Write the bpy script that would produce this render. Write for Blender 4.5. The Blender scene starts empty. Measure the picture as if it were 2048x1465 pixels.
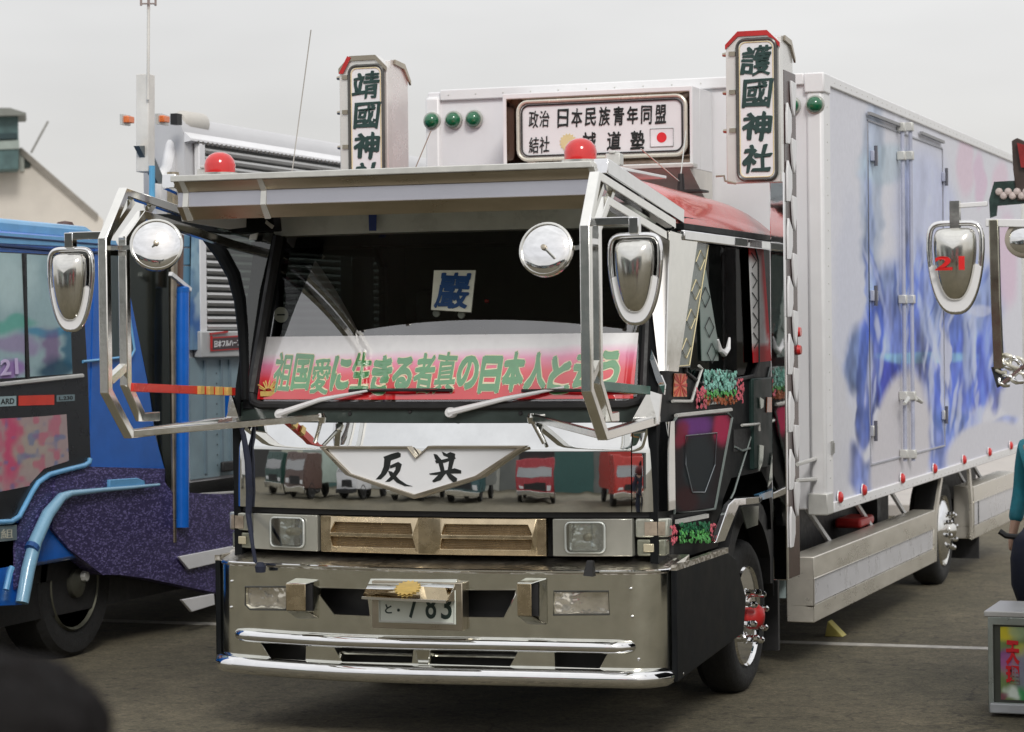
import bpy, bmesh, math, random
import numpy as np
from mathutils import Vector, Matrix, noise as mnoise
from mathutils.geometry import delaunay_2d_cdt
random.seed(7)
S = bpy.context.scene
COL = S.collection
rad = math.radians

# ------------------------------------------------------------------ camera
F_PX, CX0, CY0 = 5000.0, 1024.0, 732.5
CAM = np.array([4.5, -11.3, 1.97])
def _basis():
    vy = np.array([2816 - CX0, -(651 - CY0), -F_PX]); s = .011
    A = 1792 + 81.5 * s; B = 1792 * 1024 + 81.5 * (651 + 2816 * s - 732.5) - F_PX * F_PX
    x = B / A; y = 651 + (2816 - x) * s
    vx = -np.array([x - CX0, -(y - CY0), -F_PX])
    Y = vy / np.linalg.norm(vy); X = vx / np.linalg.norm(vx); Z = np.cross(X, Y)
    return np.array([X, Y, Z])
R = _basis()                                   # world = R @ camera
cam = bpy.data.cameras.new('camera'); camo = bpy.data.objects.new('camera', cam); COL.objects.link(camo)
m = Matrix.Identity(4)
for i in range(3):
    for j in range(3): m[i][j] = R[i][j]
    m[i][3] = CAM[i]
camo.matrix_world = m
cam.sensor_width = 36; cam.lens = F_PX / 2048 * 36
cam.clip_start = .1; cam.clip_end = 2000
cam.dof.use_dof = True; cam.dof.focus_distance = 12.6; cam.dof.aperture_fstop = 4.5
S.camera = camo

# ------------------------------------------------------------------ world, sun, exposure
W = bpy.data.worlds.new('World'); S.world = W; W.use_nodes = True
SUN_DIR = Vector((.40, -.68, .62)).normalized()      # towards the veiled sun
nt = W.node_tree; N = nt.nodes; L = nt.links; N.clear()
out = N.new('ShaderNodeOutputWorld'); bg = N.new('ShaderNodeBackground')
sky = N.new('ShaderNodeTexSky'); sky.sky_type = 'NISHITA'; sky.sun_disc = False
sky.sun_elevation = math.asin(SUN_DIR.z); sky.sun_rotation = math.atan2(SUN_DIR.x, SUN_DIR.y)
sky.air_density = 1.2; sky.dust_density = 4
tc = N.new('ShaderNodeTexCoord'); sep = N.new('ShaderNodeSeparateXYZ')
L.new(tc.outputs['Generated'], sep.inputs[0])
ramp = N.new('ShaderNodeValToRGB')
L.new(sep.outputs['Z'], ramp.inputs[0])
cr = ramp.color_ramp
cr.elements[0].position = 0; cr.elements[0].color = (.60, .59, .56, 1)
cr.elements[1].position = 1; cr.elements[1].color = (1, 1, 1, 1)
e = cr.elements.new(.10); e.color = (.69, .685, .68, 1)
e = cr.elements.new(.35); e.color = (.80, .80, .82, 1)
nz = N.new('ShaderNodeTexNoise'); nz.inputs['Scale'].default_value = 3.2; nz.inputs['Detail'].default_value = 4
mp = N.new('ShaderNodeMapping'); mp.inputs['Scale'].default_value = (1, 1, 3.5); mp.inputs['Location'].default_value = (.35, .1, .3)
L.new(tc.outputs['Generated'], mp.inputs[0]); L.new(mp.outputs[0], nz.inputs['Vector'])
nr = N.new('ShaderNodeMapRange'); nr.inputs[1].default_value = .3; nr.inputs[2].default_value = .75
nr.inputs[3].default_value = 1.10; nr.inputs[4].default_value = .84
L.new(nz.outputs[0], nr.inputs[0])
mul = N.new('ShaderNodeMix'); mul.data_type = 'RGBA'; mul.blend_type = 'MULTIPLY'; mul.inputs['Factor'].default_value = 1
L.new(ramp.outputs[0], mul.inputs['A']); L.new(nr.outputs[0], mul.inputs['B'])
sc_ = N.new('ShaderNodeVectorMath'); sc_.operation = 'SCALE'; sc_.inputs['Scale'].default_value = 10.8
L.new(mul.outputs['Result'], sc_.inputs[0])
mx = N.new('ShaderNodeMix'); mx.data_type = 'RGBA'; mx.inputs['Factor'].default_value = .93
L.new(sky.outputs[0], mx.inputs['A']); L.new(sc_.outputs[0], mx.inputs['B'])
L.new(mx.outputs['Result'], bg.inputs['Color']); bg.inputs['Strength'].default_value = .1
L.new(bg.outputs[0], out.inputs[0])
sun = bpy.data.lights.new('sun', 'SUN'); sun.energy = 1.5; sun.angle = rad(14); sun.color = (1, .97, .92)
suno = bpy.data.objects.new('sun', sun); COL.objects.link(suno)
suno.rotation_euler = SUN_DIR.to_track_quat('Z', 'Y').to_euler(); suno.location = (0, 0, 20)
S.view_settings.view_transform = 'Standard'; S.view_settings.look = 'None'
S.view_settings.exposure = 0.14; S.view_settings.gamma = 1
S.view_settings.use_curve_mapping = False
S.cycles.max_bounces = 8; S.cycles.glossy_bounces = 5; S.cycles.transparent_max_bounces = 10
S.cycles.use_denoising = True; S.cycles.sample_clamp_indirect = 6

# ------------------------------------------------------------------ pixel -> place helpers (each point lands on a real surface)
def ray(px, py): return R @ np.array([px - CX0, -(py - CY0), -F_PX])
def hit(px, py, fn):
    d = ray(px, py); t = -CAM[1] / d[1]
    for _ in range(40):
        p = CAM + d * t; t = (fn(p[0], p[2]) - CAM[1]) / d[1]
    return Vector(CAM + d * t)
def PY(px, py, Y): return hit(px, py, lambda x, z: Y)
def PX(px, py, X): d = ray(px, py); return Vector(CAM + d * ((X - CAM[0]) / d[0]))
def PG(px, py, z=0): d = ray(px, py); return Vector(CAM + d * ((z - CAM[2]) / d[2]))
def proj(P):
    c = (np.asarray(P) - CAM) @ R
    return CX0 + F_PX * c[..., 0] / -c[..., 2], CY0 - F_PX * c[..., 1] / -c[..., 2]
def prof(z):                    # vertical section of the polished front panels
    if z < 1.14: return 0.0
    if z < 1.42: a = (z - 1.14) / .28; return .0072 * a * a
    return .0072 + (z - 1.42) * .27
K = .127
def FR(x, z): return K * x * x
def FP_(x, z): return K * x * x + prof(z)
def FW(x, z): return K * x * x + .04 + (z - 1.62) * .32      # windscreen, raked
def FB(x, z):                                                # bumper skin
    a = abs(x); y = -.10 + .105 * x * x
    if a > 1.03:
        q = min((a - 1.03) / .19, 1.0); y += .24 * (1 - math.sqrt(max(0, 1 - q * q)))
    return y

# ------------------------------------------------------------------ materials
def srgb(r, g, b):
    f = lambda c: (c / 255) / 12.92 if c / 255 <= .04045 else ((c / 255 + .055) / 1.055) ** 2.4
    return (f(r), f(g), f(b))
def M(name, col, rough=.5, metal=0., var=.12, scale=6., bump=0., bscale=40., coat=0., spec=.5, rvar=.1, stretch=(1, 1, 1)):
    mt = bpy.data.materials.new(name); mt.use_nodes = True
    nt = mt.node_tree; n = nt.nodes; l = nt.links; b = n['Principled BSDF']
    b.inputs['Metallic'].default_value = metal; b.inputs['Specular IOR Level'].default_value = spec
    b.inputs['Coat Weight'].default_value = coat; b.inputs['Coat Roughness'].default_value = .06
    t = n.new('ShaderNodeTexCoord'); mpn = n.new('ShaderNodeMapping'); mpn.inputs['Scale'].default_value = stretch
    l.new(t.outputs['Object'], mpn.inputs[0])
    z = n.new('ShaderNodeTexNoise'); z.inputs['Scale'].default_value = scale; z.inputs['Detail'].default_value = 6
    z.inputs['Roughness'].default_value = .62; l.new(mpn.outputs[0], z.inputs['Vector'])
    r_ = n.new('ShaderNodeMapRange'); r_.inputs[1].default_value = .3; r_.inputs[2].default_value = .7
    r_.inputs[3].default_value = 1 - var; r_.inputs[4].default_value = 1 + var
    l.new(z.outputs[0], r_.inputs[0])
    v = n.new('ShaderNodeVectorMath'); v.operation = 'SCALE'; v.inputs[0].default_value = col[:3]
    l.new(r_.outputs[0], v.inputs['Scale']); l.new(v.outputs[0], b.inputs['Base Color'])
    rr = n.new('ShaderNodeMapRange'); rr.inputs[1].default_value = .3; rr.inputs[2].default_value = .7
    rr.inputs[3].default_value = max(0.02, rough * (1 - rvar * 2)); rr.inputs[4].default_value = min(1, rough * (1 + rvar * 2) + .01)
    l.new(z.outputs[0], rr.inputs[0]); l.new(rr.outputs[0], b.inputs['Roughness'])
    if bump:
        z2 = n.new('ShaderNodeTexNoise'); z2.inputs['Scale'].default_value = bscale; z2.inputs['Detail'].default_value = 3
        l.new(mpn.outputs[0], z2.inputs['Vector'])
        bp = n.new('ShaderNodeBump'); bp.inputs['Strength'].default_value = 1; bp.inputs['Distance'].default_value = bump
        l.new(z2.outputs[0], bp.inputs['Height']); l.new(bp.outputs[0], b.inputs['Normal'])
    return mt
chrome = M('chrome', (.80, .80, .80), .04, 1, .05, 9, .0005, 9)
mirror_steel = M('mirror_steel', (.76, .77, .76), .015, 1, .06, 7, .0009, 3.0)
satin = M('satin_stainless', (.86, .85, .81), .14, 1, .05, 9, .0006, 12)
steel = M('polished_steel', (.70, .69, .65), .13, 1, .10, 12, .0004, 14)
worn_steel = M('worn_steel', (.44, .39, .31), .30, 1, .14, 9, .0003, 24, stretch=(.3, 1, 1))
bumper_steel = M('bumper_steel', (.70, .70, .63), .12, 1, .10, 10, .0006, 7)
grille_steel = M('bronzed_steel', (.56, .46, .31), .26, 1, .15, 14, .0008, 12)
mesh_dark = M('grille_mesh', (.20, .145, .085), .5, .6, .25, 220)
black = M('black_paint', (.010, .011, .012), .42, 0, .2, 5, spec=.06)
rubber = M('black_rubber', (.014, .014, .015), .55, 0, .25, 20)
tyre_m = M('tyre_rubber', (.010, .010, .010), .75, 0, .3, 30, .002, 90)
cowl_m = M('dark_cowl', (.035, .05, .045), .35, 0, .2, 10)
interior = M('dark_interior', (.008, .009, .009), .7, 0, .2, 6)
red_paint = M('red_paint', (.50, .030, .016), .22, 0, .16, 4, coat=.5)
red_plain = M('red_plain', (.45, .02, .02), .4, 0, .12, 8)
white_paint = M('white_paint', (.74, .74, .75), .35, 0, .04, 5, coat=.2)
white_body = M('white_body', (.74, .74, .76), .42, 0, .06, 2.2, .0006, 6, stretch=(1, 1, .35))
alu = M('aluminium_trim', (.60, .60, .57), .38, .35, .08, 12)
acrylic = M('white_acrylic', (.74, .75, .77), .16, 0, .03, 3)
lav_acrylic = M('pale_blue_acrylic', (.40, .41, .47), .12, 0, .05, 3)
ink = M('black_ink', (.010, .013, .013), .45, 0, .2, 30)
green_ink = M('dark_green_ink', (.018, .05, .045), .4, 0, .3, 14)
green_let = M('green_letters', (.05, .26, .08), .4, 0, .15, 12)
cream_film = M('cream_film', (.76, .66, .42), .4, 0, .08, 12, coat=1)
for m_ in (green_let, cream_film):
    q_ = m_.node_tree.nodes['Principled BSDF'].inputs; q_['Coat Weight'].default_value = 1; q_['Coat IOR'].default_value = 2.1; q_['Coat Roughness'].default_value = .01
cream = M('cream_outline', (.72, .62, .36), .4, 0, .08, 12)
gold = M('gold_leaf', (.66, .46, .14), .4, .2, .15, 30)
bluepaint = M('blue_paint', (.010, .12, .50), .18, 0, .16, 3, coat=.6)
skyblue = M('light_blue_paint', (.13, .36, .62), .22, 0, .1, 6, coat=.4)
blue_let = M('blue_ink', (.012, .07, .22), .4, 0, .15, 12)
grey_mat = M('grey_paint', (.16, .19, .18), .3, 0, .1, 8)
bluegrey = M('blue_grey_paint', (.21, .29, .33), .42, 0, .12, 6)
orange_l = M('orange_lens', (.70, .16, .03), .15, 0, .15, 20, coat=.5)
red_l = M('red_lens', (.55, .02, .02), .12, 0, .15, 12, coat=.6)
green_l = M('green_lens', (.008, .12, .05), .10, 0, .3, 12, coat=.8)
concrete = M('pale_concrete', (.44, .41, .38), .8, 0, .12, 3, .002, 60)
stucco = M('beige_stucco', (.60, .56, .50), .85, 0, .10, 1.2, .003, 40)
teal_m = M('weathered_teal', (.075, .13, .13), .6, 0, .35, 4)
lineM = M('road_paint', (.42, .40, .36), .7, 0, .3, 12)
yellow_m = M('yellow_plastic', (.60, .52, .14), .5, 0, .1, 10)
hair_m = M('black_hair', (.008, .007, .007), .75, 0, .4, 60, .003, 120, spec=.15)
maroon = M('maroon_cloth', (.12, .016, .018), .8, 0, .15, 12, .002, 60)
skin_m = M('skin', (.48, .30, .22), .5, 0, .06, 8)
navy = M('navy_cloth', (.012, .016, .035), .75, 0, .2, 14, .002, 50)
teal_cloth = M('teal_cloth', (.02, .20, .26), .75, 0, .2, 14, .002, 50)

def glass_mat(name, fac, tint, rough=.0, top=1.0):
    mt = bpy.data.materials.new(name); mt.use_nodes = True
    n = mt.node_tree.nodes; l = mt.node_tree.links; n.clear()
    o = n.new('ShaderNodeOutputMaterial'); g = n.new('ShaderNodeBsdfGlossy'); g.inputs['Roughness'].default_value = rough
    t = n.new('ShaderNodeBsdfTransparent'); t.inputs[0].default_value = (*tint, 1)
    fr = n.new('ShaderNodeFresnel'); fr.inputs[0].default_value = 1.5
    mr = n.new('ShaderNodeMapRange'); mr.inputs[1].default_value = .03; mr.inputs[2].default_value = 1
    mr.inputs[3].default_value = fac; mr.inputs[4].default_value = top; l.new(fr.outputs[0], mr.inputs[0])
    mxs = n.new('ShaderNodeMixShader'); l.new(mr.outputs[0], mxs.inputs[0]); l.new(t.outputs[0], mxs.inputs[1]); l.new(g.outputs[0], mxs.inputs[2])
    l.new(mxs.outputs[0], o.inputs[0]); return mt
wind_glass = glass_mat('windscreen_glass', .23, (.96, .98, .96))
side_glass = glass_mat('side_glass', .008, (.40, .45, .43), 0, .07)
far_glass = glass_mat('tinted_side_window', .03, (.05, .06, .055), 0, .3)
smoke_glass = glass_mat('smoked_acrylic', .10, (.30, .34, .31))
lamp_glass = glass_mat('lamp_glass', .10, (.93, .95, .94), .02)
blue_glass = glass_mat('cab_window_glass', .30, (.35, .42, .45))

def paint_mat(name, rough=.3, coat=.3):
    mt = bpy.data.materials.new(name); mt.use_nodes = True; n = mt.node_tree.nodes; l = mt.node_tree.links; b = n['Principled BSDF']
    a = n.new('ShaderNodeVertexColor'); a.layer_name = 'Col'; z = n.new('ShaderNodeTexNoise'); z.inputs['Scale'].default_value = 25
    t = n.new('ShaderNodeTexCoord'); l.new(t.outputs['Object'], z.inputs['Vector'])
    r_ = n.new('ShaderNodeMapRange'); r_.inputs[3].default_value = .92; r_.inputs[4].default_value = 1.08; l.new(z.outputs[0], r_.inputs[0])
    v = n.new('ShaderNodeVectorMath'); v.operation = 'SCALE'; l.new(a.outputs[0], v.inputs[0]); l.new(r_.outputs[0], v.inputs['Scale'])
    l.new(v.outputs[0], b.inputs['Base Color']); b.inputs['Roughness'].default_value = rough; b.inputs['Coat Weight'].default_value = coat; b.inputs['Specular IOR Level'].default_value = .12
    return mt
airbrush = paint_mat('airbrushed_paint', .55, 0); printed = paint_mat('printed_film', .4, 0); glossy_film = paint_mat('glossy_film', .35, 1)
for m_ in (glossy_film,): m_.node_tree.nodes['Principled BSDF'].inputs['Coat IOR'].default_value = 2.1; m_.node_tree.nodes['Principled BSDF'].inputs['Coat Roughness'].default_value = .01

# ------------------------------------------------------------------ mesh helpers
class MB:
    def __init__(s): s.v = []; s.f = []
    def add(s, vs, fs):
        k = len(s.v); s.v += [tuple(p) for p in vs]; s.f += [tuple(i + k for i in f) for f in fs]; return s
    def box(s, x0, x1, y0, y1, z0, z1):
        v = [(x, y, z) for z in (z0, z1) for y in (y0, y1) for x in (x0, x1)]
        return s.add(v, [(0, 2, 3, 1), (4, 5, 7, 6), (0, 1, 5, 4), (2, 6, 7, 3), (0, 4, 6, 2), (1, 3, 7, 5)])
    def face(s, poly): return s.add([tuple(p) for p in poly], [tuple(range(len(poly)))])
    def skin1(s, x0, x1, z0, z1, fn, nx=24, nz=1):
        V = [(x0 + (x1 - x0) * i / nx, fn(x0 + (x1 - x0) * i / nx, z0 + (z1 - z0) * j / nz), z0 + (z1 - z0) * j / nz) for j in range(nz + 1) for i in range(nx + 1)]
        return s.add(V, [(j * (nx + 1) + i, j * (nx + 1) + i + 1, (j + 1) * (nx + 1) + i + 1, (j + 1) * (nx + 1) + i) for j in range(nz) for i in range(nx)])
    def prism(s, poly, vec):
        n = len(poly); vec = Vector(vec); a = [Vector(p) for p in poly]
        return s.add(a + [p + vec for p in a], [tuple(range(n))[::-1], tuple(range(n, 2 * n))] + [(i, (i + 1) % n, (i + 1) % n + n, i + n) for i in range(n)])
    def tube(s, path, r, n=10, sq=False, closed=False, rs=None, r2=None):
        path = [Vector(p) for p in path]; m_ = len(path); rings = []
        prev = None
        for i, p in enumerate(path):
            if closed: d = (path[(i + 1) % m_] - path[i - 1])
            else:
                a = path[max(i - 1, 0)]; b = path[min(i + 1, m_ - 1)]
                d = (b - a)
                if 0 < i < m_ - 1: d = (p - a).normalized() + (b - p).normalized()
            d.normalize()
            ref = Vector((0, 0, 1)) if abs(d.z) < .9 else Vector((0, 1, 0))
            if prev is not None:
                ref = prev
            u = (ref - d * ref.dot(d)).normalized(); prev = u; w = d.cross(u)
            rr = rs[i] if rs else r; k = 4 if sq else n
            sc = 1.0
            if 0 < i < m_ - 1 and not closed:
                c = (p - path[i - 1]).normalized().dot((path[i + 1] - p).normalized()); sc = 1 / max(.5, math.sqrt((1 + c) / 2))
            ring = []
            for j in range(k):
                an = 2 * math.pi * (j + (.5 if sq else 0)) / k
                q = rr * (1.4142 if sq else 1)
                ring.append(p + u * math.cos(an) * q * (1 if not sq else 1) + w * math.sin(an) * (q if r2 is None else q * r2 / r))
            rings.append(ring)
        k = len(rings[0]); V = [p for rg in rings for p in rg]; Fc = []
        mm = m_ if closed else m_ - 1
        for i in range(mm):
            for j in range(k):
                a = i * k + j; b = i * k + (j + 1) % k; c = ((i + 1) % m_) * k + (j + 1) % k; d_ = ((i + 1) % m_) * k + j
                Fc.append((a, b, c, d_))
        if not closed: Fc += [tuple(range(k))[::-1], tuple(range((m_ - 1) * k, m_ * k))]
        return s.add(V, Fc)
    def lathe(s, c, axis, prof_, n=32, cap=True):
        c = Vector(c); ax = Vector(axis).normalized(); ref = Vector((0, 0, 1)) if abs(ax.z) < .9 else Vector((1, 0, 0))
        u = (ref - ax * ref.dot(ax)).normalized(); w = ax.cross(u); V = []; Fc = []
        for (h, r) in prof_:
            for j in range(n):
                an = 2 * math.pi * j / n; V.append(c + ax * h + (u * math.cos(an) + w * math.sin(an)) * max(r, 1e-4))
        for i in range(len(prof_) - 1):
            for j in range(n): Fc.append((i * n + j, i * n + (j + 1) % n, (i + 1) * n + (j + 1) % n, (i + 1) * n + j))
        if cap: Fc += [tuple(range(n))[::-1], tuple(range((len(prof_) - 1) * n, len(prof_) * n))]
        return s.add(V, Fc)
    def sheet(s, x0, x1, z0, z1, fn, th, nx=24, nz=1, side=1):
        """thick curved panel y = fn(x, z), thickness behind it"""
        V = []; Fc = []
        for k, o in ((0, 0), (1, th)):
            for j in range(nz + 1):
                for i in range(nx + 1):
                    x = x0 + (x1 - x0) * i / nx; z = z0 + (z1 - z0) * j / nz; V.append((x, fn(x, z) + o, z))
        q = (nx + 1) * (nz + 1); I = lambda i, j: j * (nx + 1) + i
        for j in range(nz):
            for i in range(nx):
                Fc.append((I(i, j), I(i + 1, j), I(i + 1, j + 1), I(i, j + 1))); Fc.append((q + I(i, j + 1), q + I(i + 1, j + 1), q + I(i + 1, j), q + I(i, j)))
        for i in range(nx):
            Fc.append((I(i, 0), q + I(i, 0), q + I(i + 1, 0), I(i + 1, 0))); Fc.append((I(i, nz), I(i + 1, nz), q + I(i + 1, nz), q + I(i, nz)))
        for j in range(nz):
            Fc.append((I(0, j), I(0, j + 1), q + I(0, j + 1), q + I(0, j))); Fc.append((I(nx, j), q + I(nx, j), q + I(nx, j + 1), I(nx, j + 1)))
        return s.add(V, Fc)
    def cutout(s, outline, holes, mapf, th_vec, step=.06):
        """flat outline with holes in (u, v), mapped by mapf(u, v) -> point, thickened by th_vec"""
        vs = []; es = []
        def loop(P):
            k = len(vs)
            vs.extend([Vector(p) for p in P]); es.extend([(k + i, k + (i + 1) % len(P)) for i in range(len(P))])
        loop(outline)
        for h in holes: loop(h)
        xs = [p[0] for p in outline]; zs = [p[1] for p in outline]
        x = min(xs) + step
        while x < max(xs) - step * .3:
            k = len(vs); vs.extend([Vector((x, min(zs) - .01)), Vector((x, max(zs) + .01))]); es.append((k, k + 1)); x += step
        r = delaunay_2d_cdt(vs, es, [], 0, 1e-6)
        def inside(p, P):
            c = False; j = len(P) - 1
            for i in range(len(P)):
                if (P[i][1] > p[1]) != (P[j][1] > p[1]) and p[0] < (P[j][0] - P[i][0]) * (p[1] - P[i][1]) / (P[j][1] - P[i][1]) + P[i][0]: c = not c
                j = i
            return c
        T = []
        for f in r[2]:
            c = sum((r[0][i] for i in f), Vector((0, 0))) / len(f)
            if inside(c, outline) and not any(inside(c, h) for h in holes): T.append(tuple(f))
        V = [Vector(mapf(p.x, p.y)) for p in r[0]]; n = len(V); tv = Vector(th_vec); cnt = {}
        for f in T:
            for i in range(3):
                a, b = f[i], f[(i + 1) % 3]; cnt[(a, b)] = cnt.get((a, b), 0) + 1
        Fc = [f for f in T] + [tuple(i + n for i in f[::-1]) for f in T]
        for (a, b) in cnt:
            if (b, a) not in cnt: Fc.append((b, a, a + n, b + n))
        return s.add(V + [p + tv for p in V], Fc)
def finish(o, bev=0, smooth=35, kind=None, label=None):
    me = o.data
    if smooth:
        me.polygons.foreach_set('use_smooth', [True] * len(me.polygons)); me.set_sharp_from_angle(angle=rad(smooth))
    if bev:
        b = o.modifiers.new('bevel', 'BEVEL'); b.width = bev; b.segments = 2; b.limit_method = 'ANGLE'; b.angle_limit = rad(40); b.harden_normals = False
    if kind: o['kind'] = kind
    if label: o['label'] = label
    return o
ROOT = {}
def base(parent):
    while parent.parent: parent = parent.parent
    return Vector(ROOT.get(parent.name, parent.location))
def obj(name, mb, mat, parent=None, bev=0, smooth=35, label=None, kind=None, fixn=True):
    me = bpy.data.meshes.new(name); off = base(parent) if parent else Vector((0, 0, 0))
    me.from_pydata([tuple(Vector(p) - off) for p in mb.v], [], mb.f)
    if fixn:
        bm = bmesh.new(); bm.from_mesh(me); bmesh.ops.remove_doubles(bm, verts=bm.verts, dist=1e-6)
        bmesh.ops.recalc_face_normals(bm, faces=bm.faces); bm.to_mesh(me); bm.free()
    me.materials.append(mat); o = bpy.data.objects.new(name, me); COL.objects.link(o)
    if parent: o.parent = parent
    return finish(o, bev, smooth, kind, label)
def thing(name, label, cat, loc=(0, 0, 0), group=None, kind=None):
    o = bpy.data.objects.new(name, None); o.empty_display_size = .2; COL.objects.link(o); o.location = loc
    ROOT[o.name] = Vector(loc); o['label'] = label; o['category'] = cat
    if group: o['group'] = group
    if kind: o['kind'] = kind
    return o
def tag(o, label, cat, group=None):
    o['label'] = label; o['category'] = cat
    if group: o['group'] = group
    return o
def vcopy(o, parent, dv):
    c = o.copy(); COL.objects.link(c); c.parent = parent; c.location = o.location + Vector(dv)
    return c
def rrect(x0, x1, z0, z1, r, n=4):
    P = []
    for cx, cz, a0 in ((x1 - r, z1 - r, 0), (x0 + r, z1 - r, 90), (x0 + r, z0 + r, 180), (x1 - r, z0 + r, 270)):
        for i in range(n + 1):
            a = rad(a0 + 90 * i / n); P.append((cx + r * math.cos(a), cz + r * math.sin(a)))
    return P
# text ----------------------------------------------------------------
_tc = {}
def text_mesh(s_, bold=0.0, res=4):
    k = (s_, bold)
    if k in _tc: return _tc[k]
    cu = bpy.data.curves.new('t', 'FONT'); cu.body = s_; cu.size = 1; cu.offset = bold; cu.resolution_u = res; cu.extrude = .5
    o = bpy.data.objects.new('t', cu); COL.objects.link(o)
    dg = bpy.context.evaluated_depsgraph_get(); me = o.evaluated_get(dg).to_mesh()
    V = [v.co.copy() for v in me.vertices]; Fc = [tuple(p.vertices) for p in me.polygons]
    o.evaluated_get(dg).to_mesh_clear(); bpy.data.objects.remove(o); bpy.data.curves.remove(cu)
    _tc[k] = (V, Fc); return V, Fc
def put_text(mb, s_, mapf, bold=.0, fit=None, warp=0., shear=0., seed=0, fat=0.):
    """each glyph run is scaled to the box fit = (u0, u1, v0, v1); mapf(u, v, w) -> point (w -0.5..0.5 through the thickness)"""
    V, Fc = text_mesh(s_, bold)
    xs = [v.x for v in V]; ys = [v.y for v in V]; x0, x1, y0, y1 = min(xs), max(xs), min(ys), max(ys)
    u0, u1, v0, v1 = fit
    offs = [(0, 0)] if not fat else [(0, 0), (1, .3), (-1, -.3), (.3, 1), (-.3, -1), (.75, -.75), (-.75, .75)]
    for k_, (ox, oy) in enumerate(offs):
        P = []
        for v in V:
            a = (v.x - x0) / (x1 - x0 + 1e-9); b = (v.y - y0) / (y1 - y0 + 1e-9)
            if fat: a = .5 + (a - .5) * (1 - 2 * fat) + ox * fat; b = .5 + (b - .5) * (1 - 2 * fat) + oy * fat
            if warp:
                q = mnoise.noise_vector(Vector((a * 2.6 + seed * 3.1, b * 2.6 + seed, .3))); a += q.x * warp; b += q.y * warp
                q = mnoise.noise_vector(Vector((a * 9 + seed * 3.1, b * 9 + seed, .7))); a += q.x * warp * .35; b += q.y * warp * .35
            a += (b - .5) * shear
            P.append(mapf(u0 + (u1 - u0) * a, v0 + (v1 - v0) * b, v.z + k_ * .09))
        mb.add(P, Fc)
    return mb
# painted sheets ----------------------------------------------------------
def vnoise(a, b, f, seed=0):
    r = np.random.RandomState(seed).rand(64, 64); x = a * f; y = b * f
    xi = np.floor(x).astype(int); yi = np.floor(y).astype(int); fx = x - xi; fy = y - yi
    fx = fx * fx * (3 - 2 * fx); fy = fy * fy * (3 - 2 * fy); g = lambda i, j: r[(xi + i) % 64, (yi + j) % 64]
    return (g(0, 0) * (1 - fx) + g(1, 0) * fx) * (1 - fy) + (g(0, 1) * (1 - fx) + g(1, 1) * fx) * fy - .5
def lin(c): return np.array(srgb(*c))
def blobs(px, py, basec, bl, wob=18, ws=.02, seed=1):
    col = np.ones(px.shape + (3,)) * lin(basec)
    ax = px + vnoise(px, py, ws, seed) * wob * 2 + vnoise(px, py, ws * 3, seed + 1) * wob; ay = py + vnoise(px, py, ws, seed + 2) * wob * 2
    for (cx, cy, rx, ry, rot, c, al, sh) in bl:
        a = rad(rot); dx = ax - cx; dy = ay - cy; u = (dx * math.cos(a) + dy * math.sin(a)) / rx; v = (-dx * math.sin(a) + dy * math.cos(a)) / ry
        k = np.clip((1 - np.sqrt(u * u + v * v)) * sh, 0, 1); k = (k * k * (3 - 2 * k) * al)[..., None]
        col = col * (1 - k) + lin(c) * k
    return col
def painted(name, P, colf, parent, mat, th=None, label=None):
    """P: (nv, nu, 3) array of points, colf(px, py, P) -> colours"""
    nv, nu, _ = P.shape; px, py = proj(P); C = colf(px, py, P)
    off = base(parent) if parent else Vector((0, 0, 0)); me = bpy.data.meshes.new(name)
    V = (P - np.array(off)).reshape(-1, 3); I = lambda j, i: j * nu + i
    Fc = [(I(j, i), I(j, i + 1), I(j + 1, i + 1), I(j + 1, i)) for j in range(nv - 1) for i in range(nu - 1)]
    cols = C.reshape(-1, 3)
    if th is not None:
        n = len(V); V = np.vstack([V, V + np.array(th)]); cols = np.vstack([cols, cols])
        rim = [I(0, i) for i in range(nu)] + [I(j, nu - 1) for j in range(1, nv)] + [I(nv - 1, i) for i in range(nu - 2, -1, -1)] + [I(j, 0) for j in range(nv - 2, 0, -1)]
        Fc += [(rim[k], rim[k - 1], rim[k - 1] + n, rim[k] + n) for k in range(len(rim))]
        Fc += [(I(0, 0) + n, I(nv - 1, 0) + n, I(nv - 1, nu - 1) + n, I(0, nu - 1) + n)]
    me.from_pydata([tuple(p) for p in V], [], Fc)
    at = me.color_attributes.new('Col', 'FLOAT_COLOR', 'POINT')
    at.data.foreach_set('color', np.hstack([np.clip(cols, 0, .85), np.ones((len(cols), 1))]).astype(np.float32).ravel())
    me.materials.append(mat); o = bpy.data.objects.new(name, me); COL.objects.link(o)
    if parent: o.parent = parent
    if label: o['label'] = label
    return o
def bilinear(c00, c10, c11, c01, nu, nv):
    u = np.linspace(0, 1, nu)[None, :, None]; v = np.linspace(0, 1, nv)[:, None, None]
    c = [np.array(p, float)[None, None, :] for p in (c00, c10, c11, c01)]
    return c[0] * (1 - u) * (1 - v) + c[1] * u * (1 - v) + c[2] * u * v + c[3] * (1 - u) * v
def fnsheet(x0, x1, z0, z1, fn, nu, nv, off=0):
    return np.array([[(x0 + (x1 - x0) * i / (nu - 1), fn(x0 + (x1 - x0) * i / (nu - 1), z0 + (z1 - z0) * j / (nv - 1)) + off, z0 + (z1 - z0) * j / (nv - 1)) for i in range(nu)] for j in range(nv)])

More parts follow.
